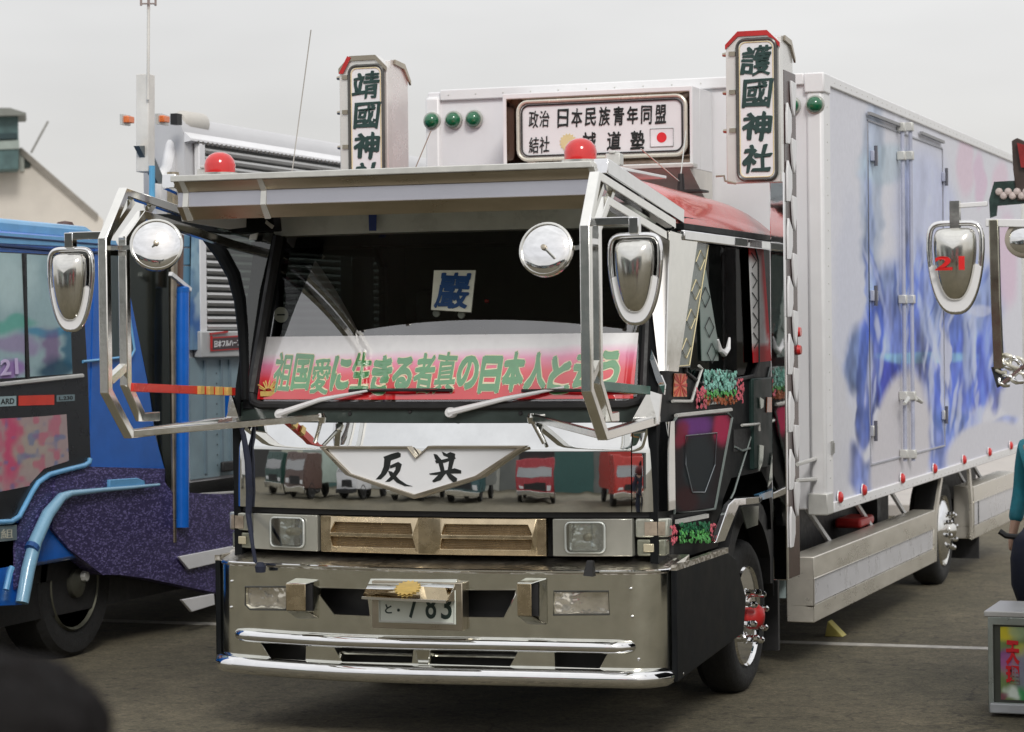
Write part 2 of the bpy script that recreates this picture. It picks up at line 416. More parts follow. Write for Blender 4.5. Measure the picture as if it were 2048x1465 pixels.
# =================================================================== SETTING
def asphalt():
    mt = bpy.data.materials.new('asphalt'); mt.use_nodes = True; n = mt.node_tree.nodes; l = mt.node_tree.links; b = n['Principled BSDF']
    t = n.new('ShaderNodeTexCoord')
    def nz_(s, d=5, r=.6):
        z = n.new('ShaderNodeTexNoise'); z.inputs['Scale'].default_value = s; z.inputs['Detail'].default_value = d; z.inputs['Roughness'].default_value = r
        l.new(t.outputs['Object'], z.inputs['Vector']); return z
    big = nz_(.55); mid = nz_(5.5, 6, .7); fine = nz_(60, 5, .8)
    r1 = n.new('ShaderNodeValToRGB'); l.new(big.outputs[0], r1.inputs[0]); e = r1.color_ramp.elements
    e[0].position = .33; e[0].color = (.084, .074, .046, 1); e[1].position = .68; e[1].color = (.130, .110, .070, 1)
    r2 = n.new('ShaderNodeMapRange'); l.new(mid.outputs[0], r2.inputs[0]); r2.inputs[1].default_value = .3; r2.inputs[2].default_value = .7; r2.inputs[3].default_value = .68; r2.inputs[4].default_value = 1.25
    r3 = n.new('ShaderNodeMapRange'); l.new(fine.outputs[0], r3.inputs[0]); r3.inputs[1].default_value = .35; r3.inputs[2].default_value = .65; r3.inputs[3].default_value = .55; r3.inputs[4].default_value = 1.5
    mu = n.new('ShaderNodeMath'); mu.operation = 'MULTIPLY'; l.new(r2.outputs[0], mu.inputs[0]); l.new(r3.outputs[0], mu.inputs[1])
    # small dark spots and scuffs
    sp = nz_(15, 3, .6); rs = n.new('ShaderNodeMapRange'); l.new(sp.outputs[0], rs.inputs[0]); rs.inputs[1].default_value = .60; rs.inputs[2].default_value = .67; rs.inputs[3].default_value = 1; rs.inputs[4].default_value = .45
    m2 = n.new('ShaderNodeMath'); m2.operation = 'MULTIPLY'; l.new(mu.outputs[0], m2.inputs[0]); l.new(rs.outputs[0], m2.inputs[1])
    v = n.new('ShaderNodeVectorMath'); v.operation = 'SCALE'; l.new(r1.outputs[0], v.inputs[0]); l.new(m2.outputs[0], v.inputs['Scale'])
    vo = n.new('ShaderNodeTexVoronoi'); vo.inputs['Scale'].default_value = 46; l.new(t.outputs['Object'], vo.inputs['Vector'])
    sc2 = n.new('ShaderNodeSeparateColor'); l.new(vo.outputs['Color'], sc2.inputs[0]); gr_ = n.new('ShaderNodeMapRange'); l.new(sc2.outputs[0], gr_.inputs[0]); gr_.inputs[3].default_value = .78; gr_.inputs[4].default_value = 1.22
    wp = n.new('ShaderNodeVectorMath'); wp.operation = 'ADD'; l.new(t.outputs['Object'], wp.inputs[0]); nw = nz_(1.1, 4, .6); l.new(nw.outputs['Color'], wp.inputs[1])
    cv_ = n.new('ShaderNodeTexVoronoi'); cv_.feature = 'DISTANCE_TO_EDGE'; cv_.inputs['Scale'].default_value = .42; l.new(wp.outputs[0], cv_.inputs['Vector'])
    ck_ = n.new('ShaderNodeMapRange'); l.new(cv_.outputs['Distance'], ck_.inputs[0]); ck_.inputs[1].default_value = .001; ck_.inputs[2].default_value = .005; ck_.inputs[3].default_value = .55; ck_.inputs[4].default_value = 1
    m3 = n.new('ShaderNodeMath'); m3.operation = 'MULTIPLY'; l.new(gr_.outputs[0], m3.inputs[0]); l.new(ck_.outputs[0], m3.inputs[1])
    v2 = n.new('ShaderNodeVectorMath'); v2.operation = 'SCALE'; l.new(v.outputs[0], v2.inputs[0]); l.new(m3.outputs[0], v2.inputs['Scale'])
    l.new(v2.outputs[0], b.inputs['Base Color']); b.inputs['Roughness'].default_value = .85
    bp = n.new('ShaderNodeBump'); bp.inputs['Distance'].default_value = .004; l.new(fine.outputs[0], bp.inputs['Height']); l.new(bp.outputs[0], b.inputs['Normal'])
    return mt
g = MB().box(-400, 400, -400, 500, -.3, 0); g = obj('ground', g, asphalt(), smooth=0, kind='structure'); g['label'] = 'worn olive brown asphalt of the lorry park'
o = obj('parking_line', MB().box(-6, 2.9, 4.14, 4.26, 0, .004), lineM, smooth=0, kind='structure')
o = obj('concrete_apron', MB().box(-40, 60, 15.2, 120, 0, .006), concrete, smooth=0, kind='structure')
o = obj('kerb', MB().box(-40, 60, 15.0, 15.2, 0, .13), concrete, bev=.01, kind='structure')

# =================================================================== MAIN TRUCK
T = thing('decorated_truck', 'chromed show truck with black cab, red roof, white cargo box and tall shrine name boards', 'truck', (0, 2, 0))
P = lambda name, mb, mat, par=None, **k: obj(name, mb, mat, par or T, **k)

# ---- cab shell: two black side walls with window holes, rear wall, floor, roof
side_out = [(.17, .86), (.16, 1.60), (.30, 2.0), (.47, 2.55), (2.45, 2.54), (2.45, .86), (2.42, .86), (2.40, 1.0), (2.33, 1.13), (2.2, 1.2), (1.55, 1.2), (1.38, 1.1), (1.30, .98), (1.27, .86)]
win = [(.66, 1.78), (.74, 2.49), (2.02, 2.485), (2.14, 2.37), (2.14, 1.80), (2.05, 1.73), (1.0, 1.70)]
for sx in (1, -1):
    mb = MB().cutout(side_out, [win], lambda u, v: (sx * 1.12, u, v), (-sx * .04, 0, 0), step=.3)
    w = P('cab_side', mb, black)
    if sx == 1: cabside = w
    fr = [(sx * 1.124, y, z) for y, z in win]
    P('window_seal', MB().tube(fr, .012, 6, closed=True), rubber, w)
    mb = MB().face([(sx * 1.10, y, z) for y, z in win]); P('window_pane', mb, side_glass if sx > 0 else far_glass, w, smooth=0)
P('cab_rear_wall', MB().box(-1.08, 1.08, 2.41, 2.45, .9, 2.53), interior)
P('cab_floor', MB().box(-1.08, 1.08, .35, 2.41, .95, 1.0), interior)
P('dashboard', MB().sheet(-1.04, 1.04, 1.40, 1.60, lambda x, z: K * x * x + .10, .4, 16), interior)
# roof: crowned, red
NX, NY = 24, 16; V = []; Fc = []
def roofz(x, y):
    e_ = 1 - (abs(x) / 1.13) ** 3.2; f = min(1, (y - .38) / .5); f = f * f * (3 - 2 * f); g_ = min(1, (2.5 - y) / .35)
    return 2.53 + (.225 + .07 * (1 - (y - .4) / 2.1)) * max(0, e_) ** .5 * (.35 + .65 * f) * (.6 + .4 * g_)
for j in range(NY + 1):
    for i in range(NX + 1):
        x = -1.13 + 2.26 * i / NX; x = 1.13 * math.copysign(abs(x / 1.13) ** .8, x); y = .40 + 2.07 * j / NY + K * x * x * (1 - j / NY) * .5; V.append((x, y, roofz(x, y)))
n_ = len(V); I = lambda i, j: j * (NX + 1) + i
for j in range(NY):
    for i in range(NX): Fc.append((I(i, j), I(i + 1, j), I(i + 1, j + 1), I(i, j + 1)))
rim = [I(i, 0) for i in range(NX + 1)] + [I(NX, j) for j in range(1, NY + 1)] + [I(i, NY) for i in range(NX - 1, -1, -1)] + [I(0, j) for j in range(NY - 1, 0, -1)]
V2 = V + [(V[k][0], V[k][1], 2.51) for k in rim]
Fc += [(rim[k], rim[(k + 1) % len(rim)], n_ + (k + 1) % len(rim), n_ + k) for k in range(len(rim))] + [tuple(n_ + k for k in range(len(rim)))]
roof = P('roof', MB().add(V2, Fc), red_paint, smooth=50)
for sx in (1, -1):
    P('rain_gutter', MB().box(min(sx * 1.10, sx * 1.165), max(sx * 1.10, sx * 1.165), (.52), 2.44, 2.478, 2.51), black, roof, bev=.004)
    P('gutter_trim', MB().box(min(sx * 1.13, sx * 1.175), max(sx * 1.13, sx * 1.175), (.50), 2.42, 2.425, 2.475), chrome, roof, bev=.006)
P('front_header', MB().sheet(-1.06, 1.06, 2.492, 2.60, lambda x, z: K * x * x + .305, .05, 20), M('pale_header_paint', (.62, .66, .62), .3), None)

P('blue_strap', MB().prism([hit(*p, lambda x, z: .285) for p in ((737, 430), (753, 430), (752, 462), (738, 462))], (0, .004, 0)), M('strap_blue', (.03, .06, .25), .5))
P('window_blackout', MB().prism([(.94 + .015 * math.sin(k * 1.9), 1.0 + k * .055, 1.66) for k in range(21)] + [(.955, 2.1, 1.66), (.99, 1.0, 1.66)], (0, 0, .83)), M('blackout_black', (.008, .008, .009), .9, 0))  # black sheet added behind the side window to keep the cab interior dark
# ---- windscreen
wo = [(-1.03, 1.655), (-1.05, 1.70), (-.95, 2.33), (-.90, 2.37), (.93, 2.37), (.98, 2.33), (1.07, 1.70), (1.05, 1.655)]
wsx = P('windscreen', MB().skin1(-1.0, 1.02, 1.65, 2.50, FW, 40, 8), wind_glass, smooth=60)
# black seal round the glass
def arc(fn, pts, off=-.012, step=.08):
    out = []
    for a, b in zip(pts, pts[1:]):
        k = max(1, int(math.dist(a, b) / step))
        for i in range(k): x = a[0] + (b[0] - a[0]) * i / k; z = a[1] + (b[1] - a[1]) * i / k; out.append((x, fn(x, z) + off, z))
    x, z = pts[-1]; out.append((x, fn(x, z) + off, z)); return out
seal = [(-1.02, 1.69), (-1.0, 1.645), (-.95, 1.63), (.97, 1.63), (1.03, 1.645), (1.05, 1.69), (1.01, 2.34), (-.97, 2.34), (-1.02, 1.69)]
P('windscreen_seal', MB().tube(arc(FW, seal[:6]), .022, 8).tube(arc(FW, [(1.05, 1.69), (1.02, 2.49)]), .022, 8).tube(arc(FW, [(-1.02, 1.69), (-.975, 2.49)]), .03, 8), rubber, wsx)
for sx, a in ((1, 1.06), (-1, 1.02)):    # inner dark pillars
    P('pillar', MB().tube([(sx * a, FW(a, 1.62) + .03, 1.60), (sx * (a - .035), FW(a, 2.5) + .03, 2.52)], .045, 4, sq=True), black)

P('header_liner', MB().sheet(-1.02, 1.02, 2.43, 2.505, lambda x, z: FW(x, z) + .035, .01, 20), interior); P('headliner', MB().box(-1.07, 1.07, .45, 2.40, 2.490, 2.505), interior)
# banner printed in white fading through pink to red, lying on the glass foot
def banner_col(px, py, PP):
    z = PP[..., 2]; t = np.clip((1.915 + .02 * PP[..., 0] - z) / .22, 0, 1) + vnoise(px, py, .02, 3) * .06
    c = np.ones(px.shape + (3,)) * lin((238, 236, 238))
    for t0, t1, cc in ((.04, .30, (236, 150, 190)), (.22, .60, (222, 66, 76)), (.6, .95, (205, 25, 35))):
        k = np.clip((t - t0) / (t1 - t0), 0, 1)[..., None]; c = c * (1 - k) + lin(cc) * k
    return c
ban = painted('banner', fnsheet(-.985, 1.0, 1.66, 1.975, FW, 120, 40, -.004), banner_col, T, glossy_film, (0, .003, 0))
def mb_front(fn, off, th):
    return lambda u, v, w: (u, fn(u, v) + off - w * th, v)
txt = '祖国愛に生きる者真の日本人と云う'
x_l, x_r = -.90, .93
le = MB(); ol = MB()
for i, ch in enumerate(txt):
    a = x_l + (x_r - x_l) * i / 16; b = x_l + (x_r - x_l) * (i + 1) / 16; h0 = 1.698 + .012 * math.sin(i * 2.3); h1 = 1.880 + .014 * math.sin(i * 1.7 + 1); bb = .018 if ch in '愛真祖' else (.055 if ch in 'にきるの日本人と云う' else .030)
    put_text(le, ch, mb_front(FW, -.007, .0015), 0, (a + .004, b - .002, h0, h1), .05, .10, i, bb)
    put_text(ol, ch, mb_front(FW, -.0052, .0010), 0, (a + .001, b + .001, h0 - .004, h1 + .004), .05, .10, i, bb + .03)
P('lettering', le, green_let, ban, smooth=0, fixn=False); P('lettering_outline', ol, cream_film, ban, smooth=0, fixn=False)
mb = MB()
for k in range(9):
    a = .25 + k * .32; mb.tube([(-.915 + .02 * math.cos(a), FW(-.9, 1.70) - .010, 1.70 + .015 * math.sin(a)), (-.915 + (.06 + .02 * (k % 2)) * math.cos(a), FW(-.93, 1.72) - .010, 1.70 + .055 * math.sin(a))], .004, 5)
mb.box(-.96, -.87, FW(-.93, 1.68) - .012, FW(-.93, 1.68) - .006, 1.675, 1.70)
P('gold_crest', mb, gold, ban)
# placard with one character, on two suckers
pc = [hit(*p, lambda x, z: FW(x, z) - .008) for p in ((862, 620), (942, 625), (951, 541), (868, 541))]
pl = P('placard', MB().prism(pc, (0, .004, 0)), M('cream_card', (.82, .83, .70), .5), smooth=0)
def quadmap(q, off, th):
    q = [Vector(p) for p in q]
    return lambda u, v, w: tuple((q[0] * (1 - u) + q[1] * u) * (1 - v) + (q[3] * (1 - u) + q[2] * u) * v + Vector((0, off - w * th, 0)))
P('character', put_text(MB(), '巖', quadmap(pc, -.004, .003), 0, (.1, .93, .06, .95), .04, .1, 3, .022), blue_let, pl, smooth=0, fixn=False)
for p in ((872, 627), (922, 630)):
    c = hit(*p, lambda x, z: FW(x, z) + .03); P('sucker', MB().lathe(c, (0, 1, 0), [(0, .018), (.008, .020), (.014, .008)], 14), M('clear_rubber', (.5, .52, .45), .2), pl)
c = hit(562, 630, lambda x, z: FW(x, z) + .03); st = P('round_sticker', MB().lathe(c, (0, 1, .0), [(0, .040), (.003, .040)], 24), M('cream_paper', (.60, .60, .48), .5), smooth=0)
P('sticker_print', MB().box(c.x - .022, c.x + .022, c.y - .003, c.y - .001, c.z - .004, c.z + .004), ink, st, smooth=0)
c = hit(972, 603, lambda x, z: FW(x, z) + .05); P('red_dash_lamp', MB().lathe(c, (0, 1, 0), [(-.01, .004), (0, .010), (.02, .010)], 10), red_l)
# cab inside: wheel, seats, gear stick
sw = P('steering_wheel', MB().tube([(-.52 + .21 * math.cos(a), .62 + .10 * math.sin(a), 1.78 + .17 * math.sin(a)) for a in np.linspace(0, 2 * math.pi, 29)[:-1]], .016, 8, closed=True), rubber)
P('spoke', MB().tube([(-.73, .62, 1.78), (-.31, .62, 1.78)], .014, 6).tube([(-.52, .62, 1.78), (-.52, .72, 1.5)], .03, 8), rubber, sw)
for x in (-.52, .52):
    s_ = P('seat', MB().box(x - .27, x + .27, 1.0, 1.5, 1.15, 1.32).box(x - .26, x + .26, 1.45, 1.60, 1.3, 2.02), interior, bev=.04)
    P('headrest', MB().box(x - .13, x + .13, 1.48, 1.58, 2.04, 2.22), interior, s_, bev=.03)

# ---- cowl and wipers
P('cowl', MB().sheet(-1.08, 1.08, 1.548, 1.645, lambda x, z: K * x * x + .035, .08, 24), cowl_m)
def wiper(p0, p1, p2, b0, b1):
    f = lambda p, o: hit(*p, lambda x, z: FW(x, z) - o)
    w = P('wiper', MB().tube([f(p0, .05), f(p1, .05), f(p2, .03)], .012, 8, rs=[.017, .012, .006]), white_paint)
    P('wiper_pivot', MB().lathe(f(p0, .06), (0, 1, 0), [(0, .02), (.015, .026), (.06, .026)], 14), white_paint, w)
    P('wiper_blade', MB().tube([f(b0, .02), f(((b0[0] + b1[0]) / 2, (b0[1] + b1[1]) / 2 - 1), .035), f(b1, .02)], .008, 6), rubber, w)
    P('blade_carrier', MB().tube([f((b0[0] + 40, b0[1] - 3), .04), f((b1[0] - 30, b1[1] - 3), .04)], .004, 6), steel, w)
wiper((556, 829), (640, 800), (735, 782), (698, 782), (905, 781)); wiper((897, 826), (1010, 798), (1128, 775), (1043, 782), (1262, 783))
for p in ((1070, 833),):
    c = hit(*p, lambda x, z: FR(x, z) + .02); P('washer_nozzle', MB().tube([c, c + Vector((.03, -.02, .0)), c + Vector((.055, -.01, .006))], .009, 8, rs=[.013, .01, .006]), alu)
for p in ((1041, 827), (820, 823), (700, 828)):
    c = hit(*p, lambda x, z: FR(x, z) + .036); P('cowl_plug', MB().lathe(c, (0, -1, 0), [(0, .012), (.006, .010)], 12), rubber)

# ---- polished front panels
fp = P('front_panel', MB().sheet(-1.0, 1.0, 1.118, 1.545, FP_, .02, 64, 40), mirror_steel, smooth=60)
for sx in (1, -1):
    def cf(x, z):
        a = abs(x); return K * a * a + prof(z) + max(0, a - 1.06) ** 2 * 9
    cc = MB().sheet(sx * 1.005, sx * 1.15, 1.118, 1.545, cf, .02, 14, 20)
    cp = P('corner_panel', cc, mirror_steel, smooth=60)
    P('corner_fold', MB().box(min(sx * 1.13, sx * 1.15), max(sx * 1.13, sx * 1.15), cf(1.15, 1.2) + .021, cf(1.15, 1.2) + .13, 1.118, 1.545), mirror_steel, cp)
P('panel_shadow_gap', MB().sheet(-1.10, 1.10, 1.09, 1.117, lambda x, z: K * x * x + .03, .05, 20), rubber)
# badge: stainless framed white shield, traced as one outline
bo = [(640, 893), (817, 893), (833, 916), (858, 892), (1052, 892), (962, 955), (830, 998), (693, 950)]
bpts = [hit(*p, lambda x, z: FR(x, z) - .05) for p in bo]
bp2 = [(p.x, p.z) for p in bpts]; ctr = Vector((-.06, 1.33))
badge = P('badge_frame', MB().cutout(bp2, [[(ctr.x + (a - ctr.x) * .93, ctr.y + (b - ctr.y) * .87 + .002) for a, b in bp2]], lambda u, v: (u, K * u * u - .065, v), (0, .062, 0)), worn_steel, bev=.004)
inner = [(ctr.x + (a - ctr.x) * .945, ctr.y + (b - ctr.y) * .89 + .002) for a, b in bp2]
P('badge_face', MB().cutout(inner, [], lambda u, v: (u, K * u * u - .045, v), (0, .03, 0)), acrylic, badge, smooth=0)
fan = [[(1370, 465), (1440, 438), (1490, 426), (1512, 438), (1510, 466), (1480, 478), (1425, 497), (1392, 508)],
       [(1378, 480), (1432, 490), (1420, 560), (1390, 610), (1350, 648), (1308, 648), (1350, 600), (1372, 545)],
       [(1425, 535), (1490, 505), (1520, 525), (1505, 580), (1462, 640), (1420, 668), (1385, 668), (1432, 622), (1468, 570), (1470, 545), (1425, 560)],
       [(1408, 578), (1440, 585), (1500, 650), (1560, 690), (1608, 704), (1545, 703), (1480, 675), (1425, 620)]]
kyo = [[(1778, 440), (1805, 445), (1852, 500), (1872, 590), (1838, 592), (1820, 520), (1790, 480)],
       [(1845, 420), (1885, 440), (1915, 425), (1955, 440), (1950, 480), (1920, 590), (1890, 592), (1905, 500), (1895, 468), (1860, 455)],
       [(1790, 495), (1850, 487), (1950, 462), (1960, 480), (1870, 512), (1800, 518)],
       [(1742, 600), (1830, 585), (1950, 557), (2003, 575), (2003, 600), (1900, 600), (1800, 612), (1752, 610)],
       [(1825, 603), (1875, 603), (1835, 655), (1778, 672), (1768, 660)],
       [(1880, 598), (1915, 600), (1970, 640), (1966, 668), (1938, 672), (1905, 640)]]
for ch, sx_, in ((fan, 0), (kyo, 0)):
    mb = MB()
    for i, st_ in enumerate(ch):
        q = [hit(430 + x / 4.07, 800 + y / 4.07, lambda a, b: FR(a, b) - .0465 - .0004 * i) for x, y in st_]; mb.prism(q, (0, .003, 0))
    P('brush_character', mb, ink, badge, smooth=0)

# ---- grille row
z0, z1 = .905, 1.085
fy = lambda x, z: K * x * x + .02
P('grille_recess', MB().sheet(-1.13, 1.13, .895, 1.09, lambda x, z: K * x * x + .12 + max(0, abs(x) - 1.0) * .6, .04, 24), rubber)
gx = .592
holes = [[(-.53, 1.005), (-.505, 1.055), (-.09, 1.055), (-.075, 1.005)][::1], [(-.52, .935), (-.53, .985), (-.075, .985), (-.065, .935)],
         [(.53, 1.005), (.505, 1.055), (.09, 1.055), (.075, 1.005)], [(.52, .935), (.53, .985), (.075, .985), (.065, .935)]]
gr = P('grille', MB().cutout([(-gx, z0), (gx, z0), (gx, z1), (-gx, z1)], holes, lambda u, v: (u, fy(u, v) - .005 - .02 * math.sin((v - z0) / (z1 - z0) * math.pi), v), (0, .03, 0)), grille_steel, bev=.003)
for h in holes:
    xs = [p[0] for p in h]; zs = [p[1] for p in h]
    P('mesh_insert', MB().sheet(min(xs) - .01, max(xs) + .01, min(zs) - .005, max(zs) + .005, lambda x, z: fy(x, z) + .004, .004, 10), mesh_dark, gr)
    mb = MB(); k = 0; zz = min(zs)
    while zz < max(zs): mb.tube([(min(xs) + .012, fy(min(xs), 0) + .001, zz), (sum(xs) / 4, fy(sum(xs) / 4, 0) + .001, zz), (max(xs) - .012, fy(max(xs), 0) + .001, zz)], .0016, 4); zz += .0085
    P('mesh_wire', mb, grille_steel, gr, kind='stuff', smooth=0)
def lens_mat():
    mt = M('ribbed_lens', (.62, .66, .66), .08, 1, .10, 6, .004, 1); nt = mt.node_tree
    b = nt.nodes['Principled BSDF']; wv = nt.nodes.new('ShaderNodeTexWave'); wv.inputs['Scale'].default_value = 7; wv.inputs['Distortion'].default_value = 6
    t = nt.nodes.new('ShaderNodeTexCoord'); nt.links.new(t.outputs['Object'], wv.inputs['Vector']); bp = nt.nodes.new('ShaderNodeBump'); bp.inputs['Distance'].default_value = .002
    nt.links.new(wv.outputs[0], bp.inputs['Height']); nt.links.new(bp.outputs[0], b.inputs['Normal']); return mt
ribbed = lens_mat()
lampbowl = M('lamp_bowl', (.92, .94, .93), .16, .75, .10, 9, .02, 9)
lens_glass = glass_mat('headlight_glass', .22, (.95, .97, .96), .05)
for sx in (1, -1):
    xa, xb = (.625, 1.0) if sx == 1 else (-1.0, -.61)
    hx = (.69, .875) if sx == 1 else (-.885, -.685)
    fo = lambda x, z: K * x * x + .012
    bez = P('headlight_bezel', MB().cutout([(xa, z0), (xb, z0), (xb, z1), (xa, z1)], [rrect(hx[0], hx[1], .925, 1.068, .02)], lambda u, v: (u, fo(u, v), v), (0, .05, 0)), M('pale_bezel', (.46, .46, .41), .22, .5, .08), bev=.004)
    cx_ = sum(hx) / 2
    hd = P('headlight', MB().cutout(rrect(hx[0] + .004, hx[1] - .004, .929, 1.064, .02), [], lambda u, v: (u, fo(u, v) + .01 + .045 * max(0, 1 - ((u - cx_) / .12) ** 2 - ((v - .997) / .09) ** 2) ** .7, v), (0, .004, 0), step=.012), lampbowl, smooth=60)
    P('reflector', MB().lathe((cx_, fo(cx_, 1) + .005, .997), (0, 1, 0), [(-.004, .006), (0, .016), (.01, .020), (.03, .022)], 16), M('bulb_shield', (.55, .5, .38), .2, .5), hd)
    P('headlight_lens', MB().cutout(rrect(hx[0] + .002, hx[1] - .002, .927, 1.066, .02), [], lambda u, v: (u, fo(u, v) - .012 - .012 * max(0, 1 - ((u - cx_) / .10) ** 2), v), (0, .004, 0), step=.02), lens_glass, hd, smooth=60)
    P('lens_rim', MB().tube([(u, fo(u, v) - .012, v) for u, v in rrect(hx[0], hx[1], .925, 1.068, .022, 3)], .0055, 6, closed=True), M('rim_white', (.6, .63, .6), .3, .3), hd)
    # corner lamps
    fc = lambda x, z: K * 1.02 + .02 + max(0, abs(x) - 1.03) ** 1.6 * 1.3
    up = P('corner_lamp', MB().sheet(sx * 1.012, sx * 1.165, .995, 1.085, fc, .06, 10), M('clear_lamp_body', (.50, .51, .45), .12, .55, .2, 20), bev=.008, smooth=60)
    P('indicator_lens', MB().sheet(sx * 1.06, sx * 1.15, 1.005, 1.07, lambda x, z: fc(x, z) - .008, .006, 8), M('faded_amber_lens', (.50, .42, .34), .15, .5, .35, 14), up, smooth=60)
    lo = P('side_marker_lamp', MB().sheet(sx * 1.016, sx * 1.15, .905, .985, lambda x, z: fc(x, z) + .01, .06, 10), M('smoky_lamp_body', (.30, .31, .25), .12, .5, .2, 20), bev=.008, smooth=60)
    P('lamp_bulb', MB().sheet(sx * 1.05, sx * 1.10, .925, .965, lambda x, z: fc(x, z) + .0, .01, 4), M('bulb_cover', (.55, .5, .36), .2, .3), lo, bev=.004)

# ---- bumper
zb, zt = .335, .845
q = lambda px, py: (lambda p: (p.x, p.z))(hit(px, py, FB))
H = [[q(*p) for p in ((491, 1174), (573, 1174), (573, 1220), (500, 1219), (491, 1210))],
     [q(*p) for p in ((1108, 1183), (1217, 1183), (1219, 1229), (1107, 1230))],
     [q(*p) for p in ((636, 1175), (733, 1178), (740, 1233), (668, 1230), (633, 1184))],
     [q(*p) for p in ((927, 1180), (1031, 1180), (1031, 1190), (1008, 1236), (929, 1235))],
     [q(*p) for p in ((518, 1281), (612, 1284), (612, 1322), (541, 1318))],
     [q(*p) for p in ((664, 1288), (828, 1290), (824, 1326), (684, 1324))],
     [q(*p) for p in ((864, 1290), (1042, 1293), (1020, 1333), (860, 1328))],
     [q(*p) for p in ((1108, 1297), (1221, 1297), (1200, 1338), (1110, 1335))]]
bum = P('bumper', MB().cutout([(-1.215, zb), (1.215, zb), (1.215, zt), (-1.215, zt)], H, lambda u, v: (u, FB(u, v), v), (0, .035, 0), step=.03), bumper_steel, smooth=40)
P('bumper_core', MB().sheet(-1.15, 1.15, .33, .83, lambda x, z: FB(x, z) + .16, .05, 30), rubber, bum)
def tread():
    mt = M('tread_plate', (.60, .56, .49), .32, 1, .12, 10); nt = mt.node_tree; b = nt.nodes['Principled BSDF']
    ck = nt.nodes.new('ShaderNodeTexVoronoi'); ck.inputs['Scale'].default_value = 38; t = nt.nodes.new('ShaderNodeTexCoord'); nt.links.new(t.outputs['Object'], ck.inputs['Vector'])
    bp = nt.nodes.new('ShaderNodeBump'); bp.inputs['Distance'].default_value = .004; nt.links.new(ck.outputs['Distance'], bp.inputs['Height']); nt.links.new(bp.outputs[0], b.inputs['Normal']); return mt
treadm = tread()
Vt = []; Ft = []; n_ = 60
for i in range(n_ + 1):
    x = -1.215 + 2.43 * i / n_; y1 = max(K * x * x + .16, FB(x, 0) + .02)
    Vt += [(x, FB(x, 0) - .004, .848), (x, y1 + .03, .898), (x, y1 + .03, .84), (x, FB(x, 0) - .004, .83)]
for i in range(n_):
    for k in range(4): Ft.append((4 * i + k, 4 * i + (k + 1) % 4, 4 * i + 4 + (k + 1) % 4, 4 * i + 4 + k))
P('step_tread', MB().add(Vt, Ft + [(0, 1, 2, 3), (4 * n_ + 3, 4 * n_ + 2, 4 * n_ + 1, 4 * n_)]), treadm, bum, smooth=0)
P('top_edge_trim', MB().tube([(x, FB(x, 0) - .006, .843) for x in np.linspace(-1.212, 1.212, 61)], .008, 6), chrome, bum)
def bar(z, r, xa, dy):
    xs = np.linspace(-xa, xa, 61); pth = [(x, FB(x, 0) - dy + (.10 * max(0, (abs(x) - xa + .10) / .10) ** 2), z + .004 * math.sin(x * 3.1)) for x in xs]
    rs = [r * (1 if abs(x) < xa - .04 else max(.35, math.sqrt(max(0, 1 - ((abs(x) - xa + .04) / .045) ** 2)))) for x in xs]
    return MB().tube(pth, r, 14, rs=rs)
P('upper_bumper_bar', bar(.487, .031, 1.055, .03), chrome, bum, smooth=60)
P('lower_bumper_bar', bar(.338, .045, 1.20, .03), chrome, bum, smooth=60)
for a, b in (((672, 1305), (826, 1310)), ((864, 1310), (1035, 1314))):
    P('lower_vent_bar', MB().tube([hit(*a, lambda x, z: FB(x, z) + .05), hit(*b, lambda x, z: FB(x, z) + .05)], .010, 8), steel, bum)
c0, c1 = q(847, 1292), q(842, 1330); P('centre_rib', MB().prism([(c0[0] - .05, -.13, c0[1] + .03), (c0[0] + .05, -.13, c0[1] + .03), (c0[0] + .028, -.10, c1[1]), (c0[0] - .028, -.10, c1[1])], (0, .06, 0)), bumper_steel, bum, bev=.004)
for h in (H[0], H[1]):
    xs = [p[0] for p in h]; zs = [p[1] for p in h]
    fl = P('fog_lamp', MB().sheet(min(xs) - .01, max(xs) + .01, min(zs) - .01, max(zs) + .01, lambda x, z: FB(x, z) + .03 + .02 * math.cos((x - sum(xs) / len(xs)) * 16), .02, 12), M('fog_bowl', (.72, .68, .60), .14, .8, .15, 9, .02, 7), bum, smooth=60)
for p in ((464, 1163), (463, 1215), (480, 1280), (1262, 1178), (1265, 1234), (1278, 1319)):
    c = hit(*p, FB); P('bumper_bolt', MB().lathe(c, (0, -1, 0), [(0, .008), (.006, .007), (.008, .003)], 10), chrome, bum)
for h in (H[0], H[1]):
    P('fog_lamp_rim', MB().tube([(x, FB(x, z) - .002, z) for x, z in h], .005, 6, closed=True), M('fog_rim', (.05, .05, .045), .4), bum)
for h in (H[2], H[3], H[4], H[7]):
    P('opening_lip', MB().tube([(x, FB(x, z) + .002, z) for x, z in h], .004, 6, closed=True), steel, bum)
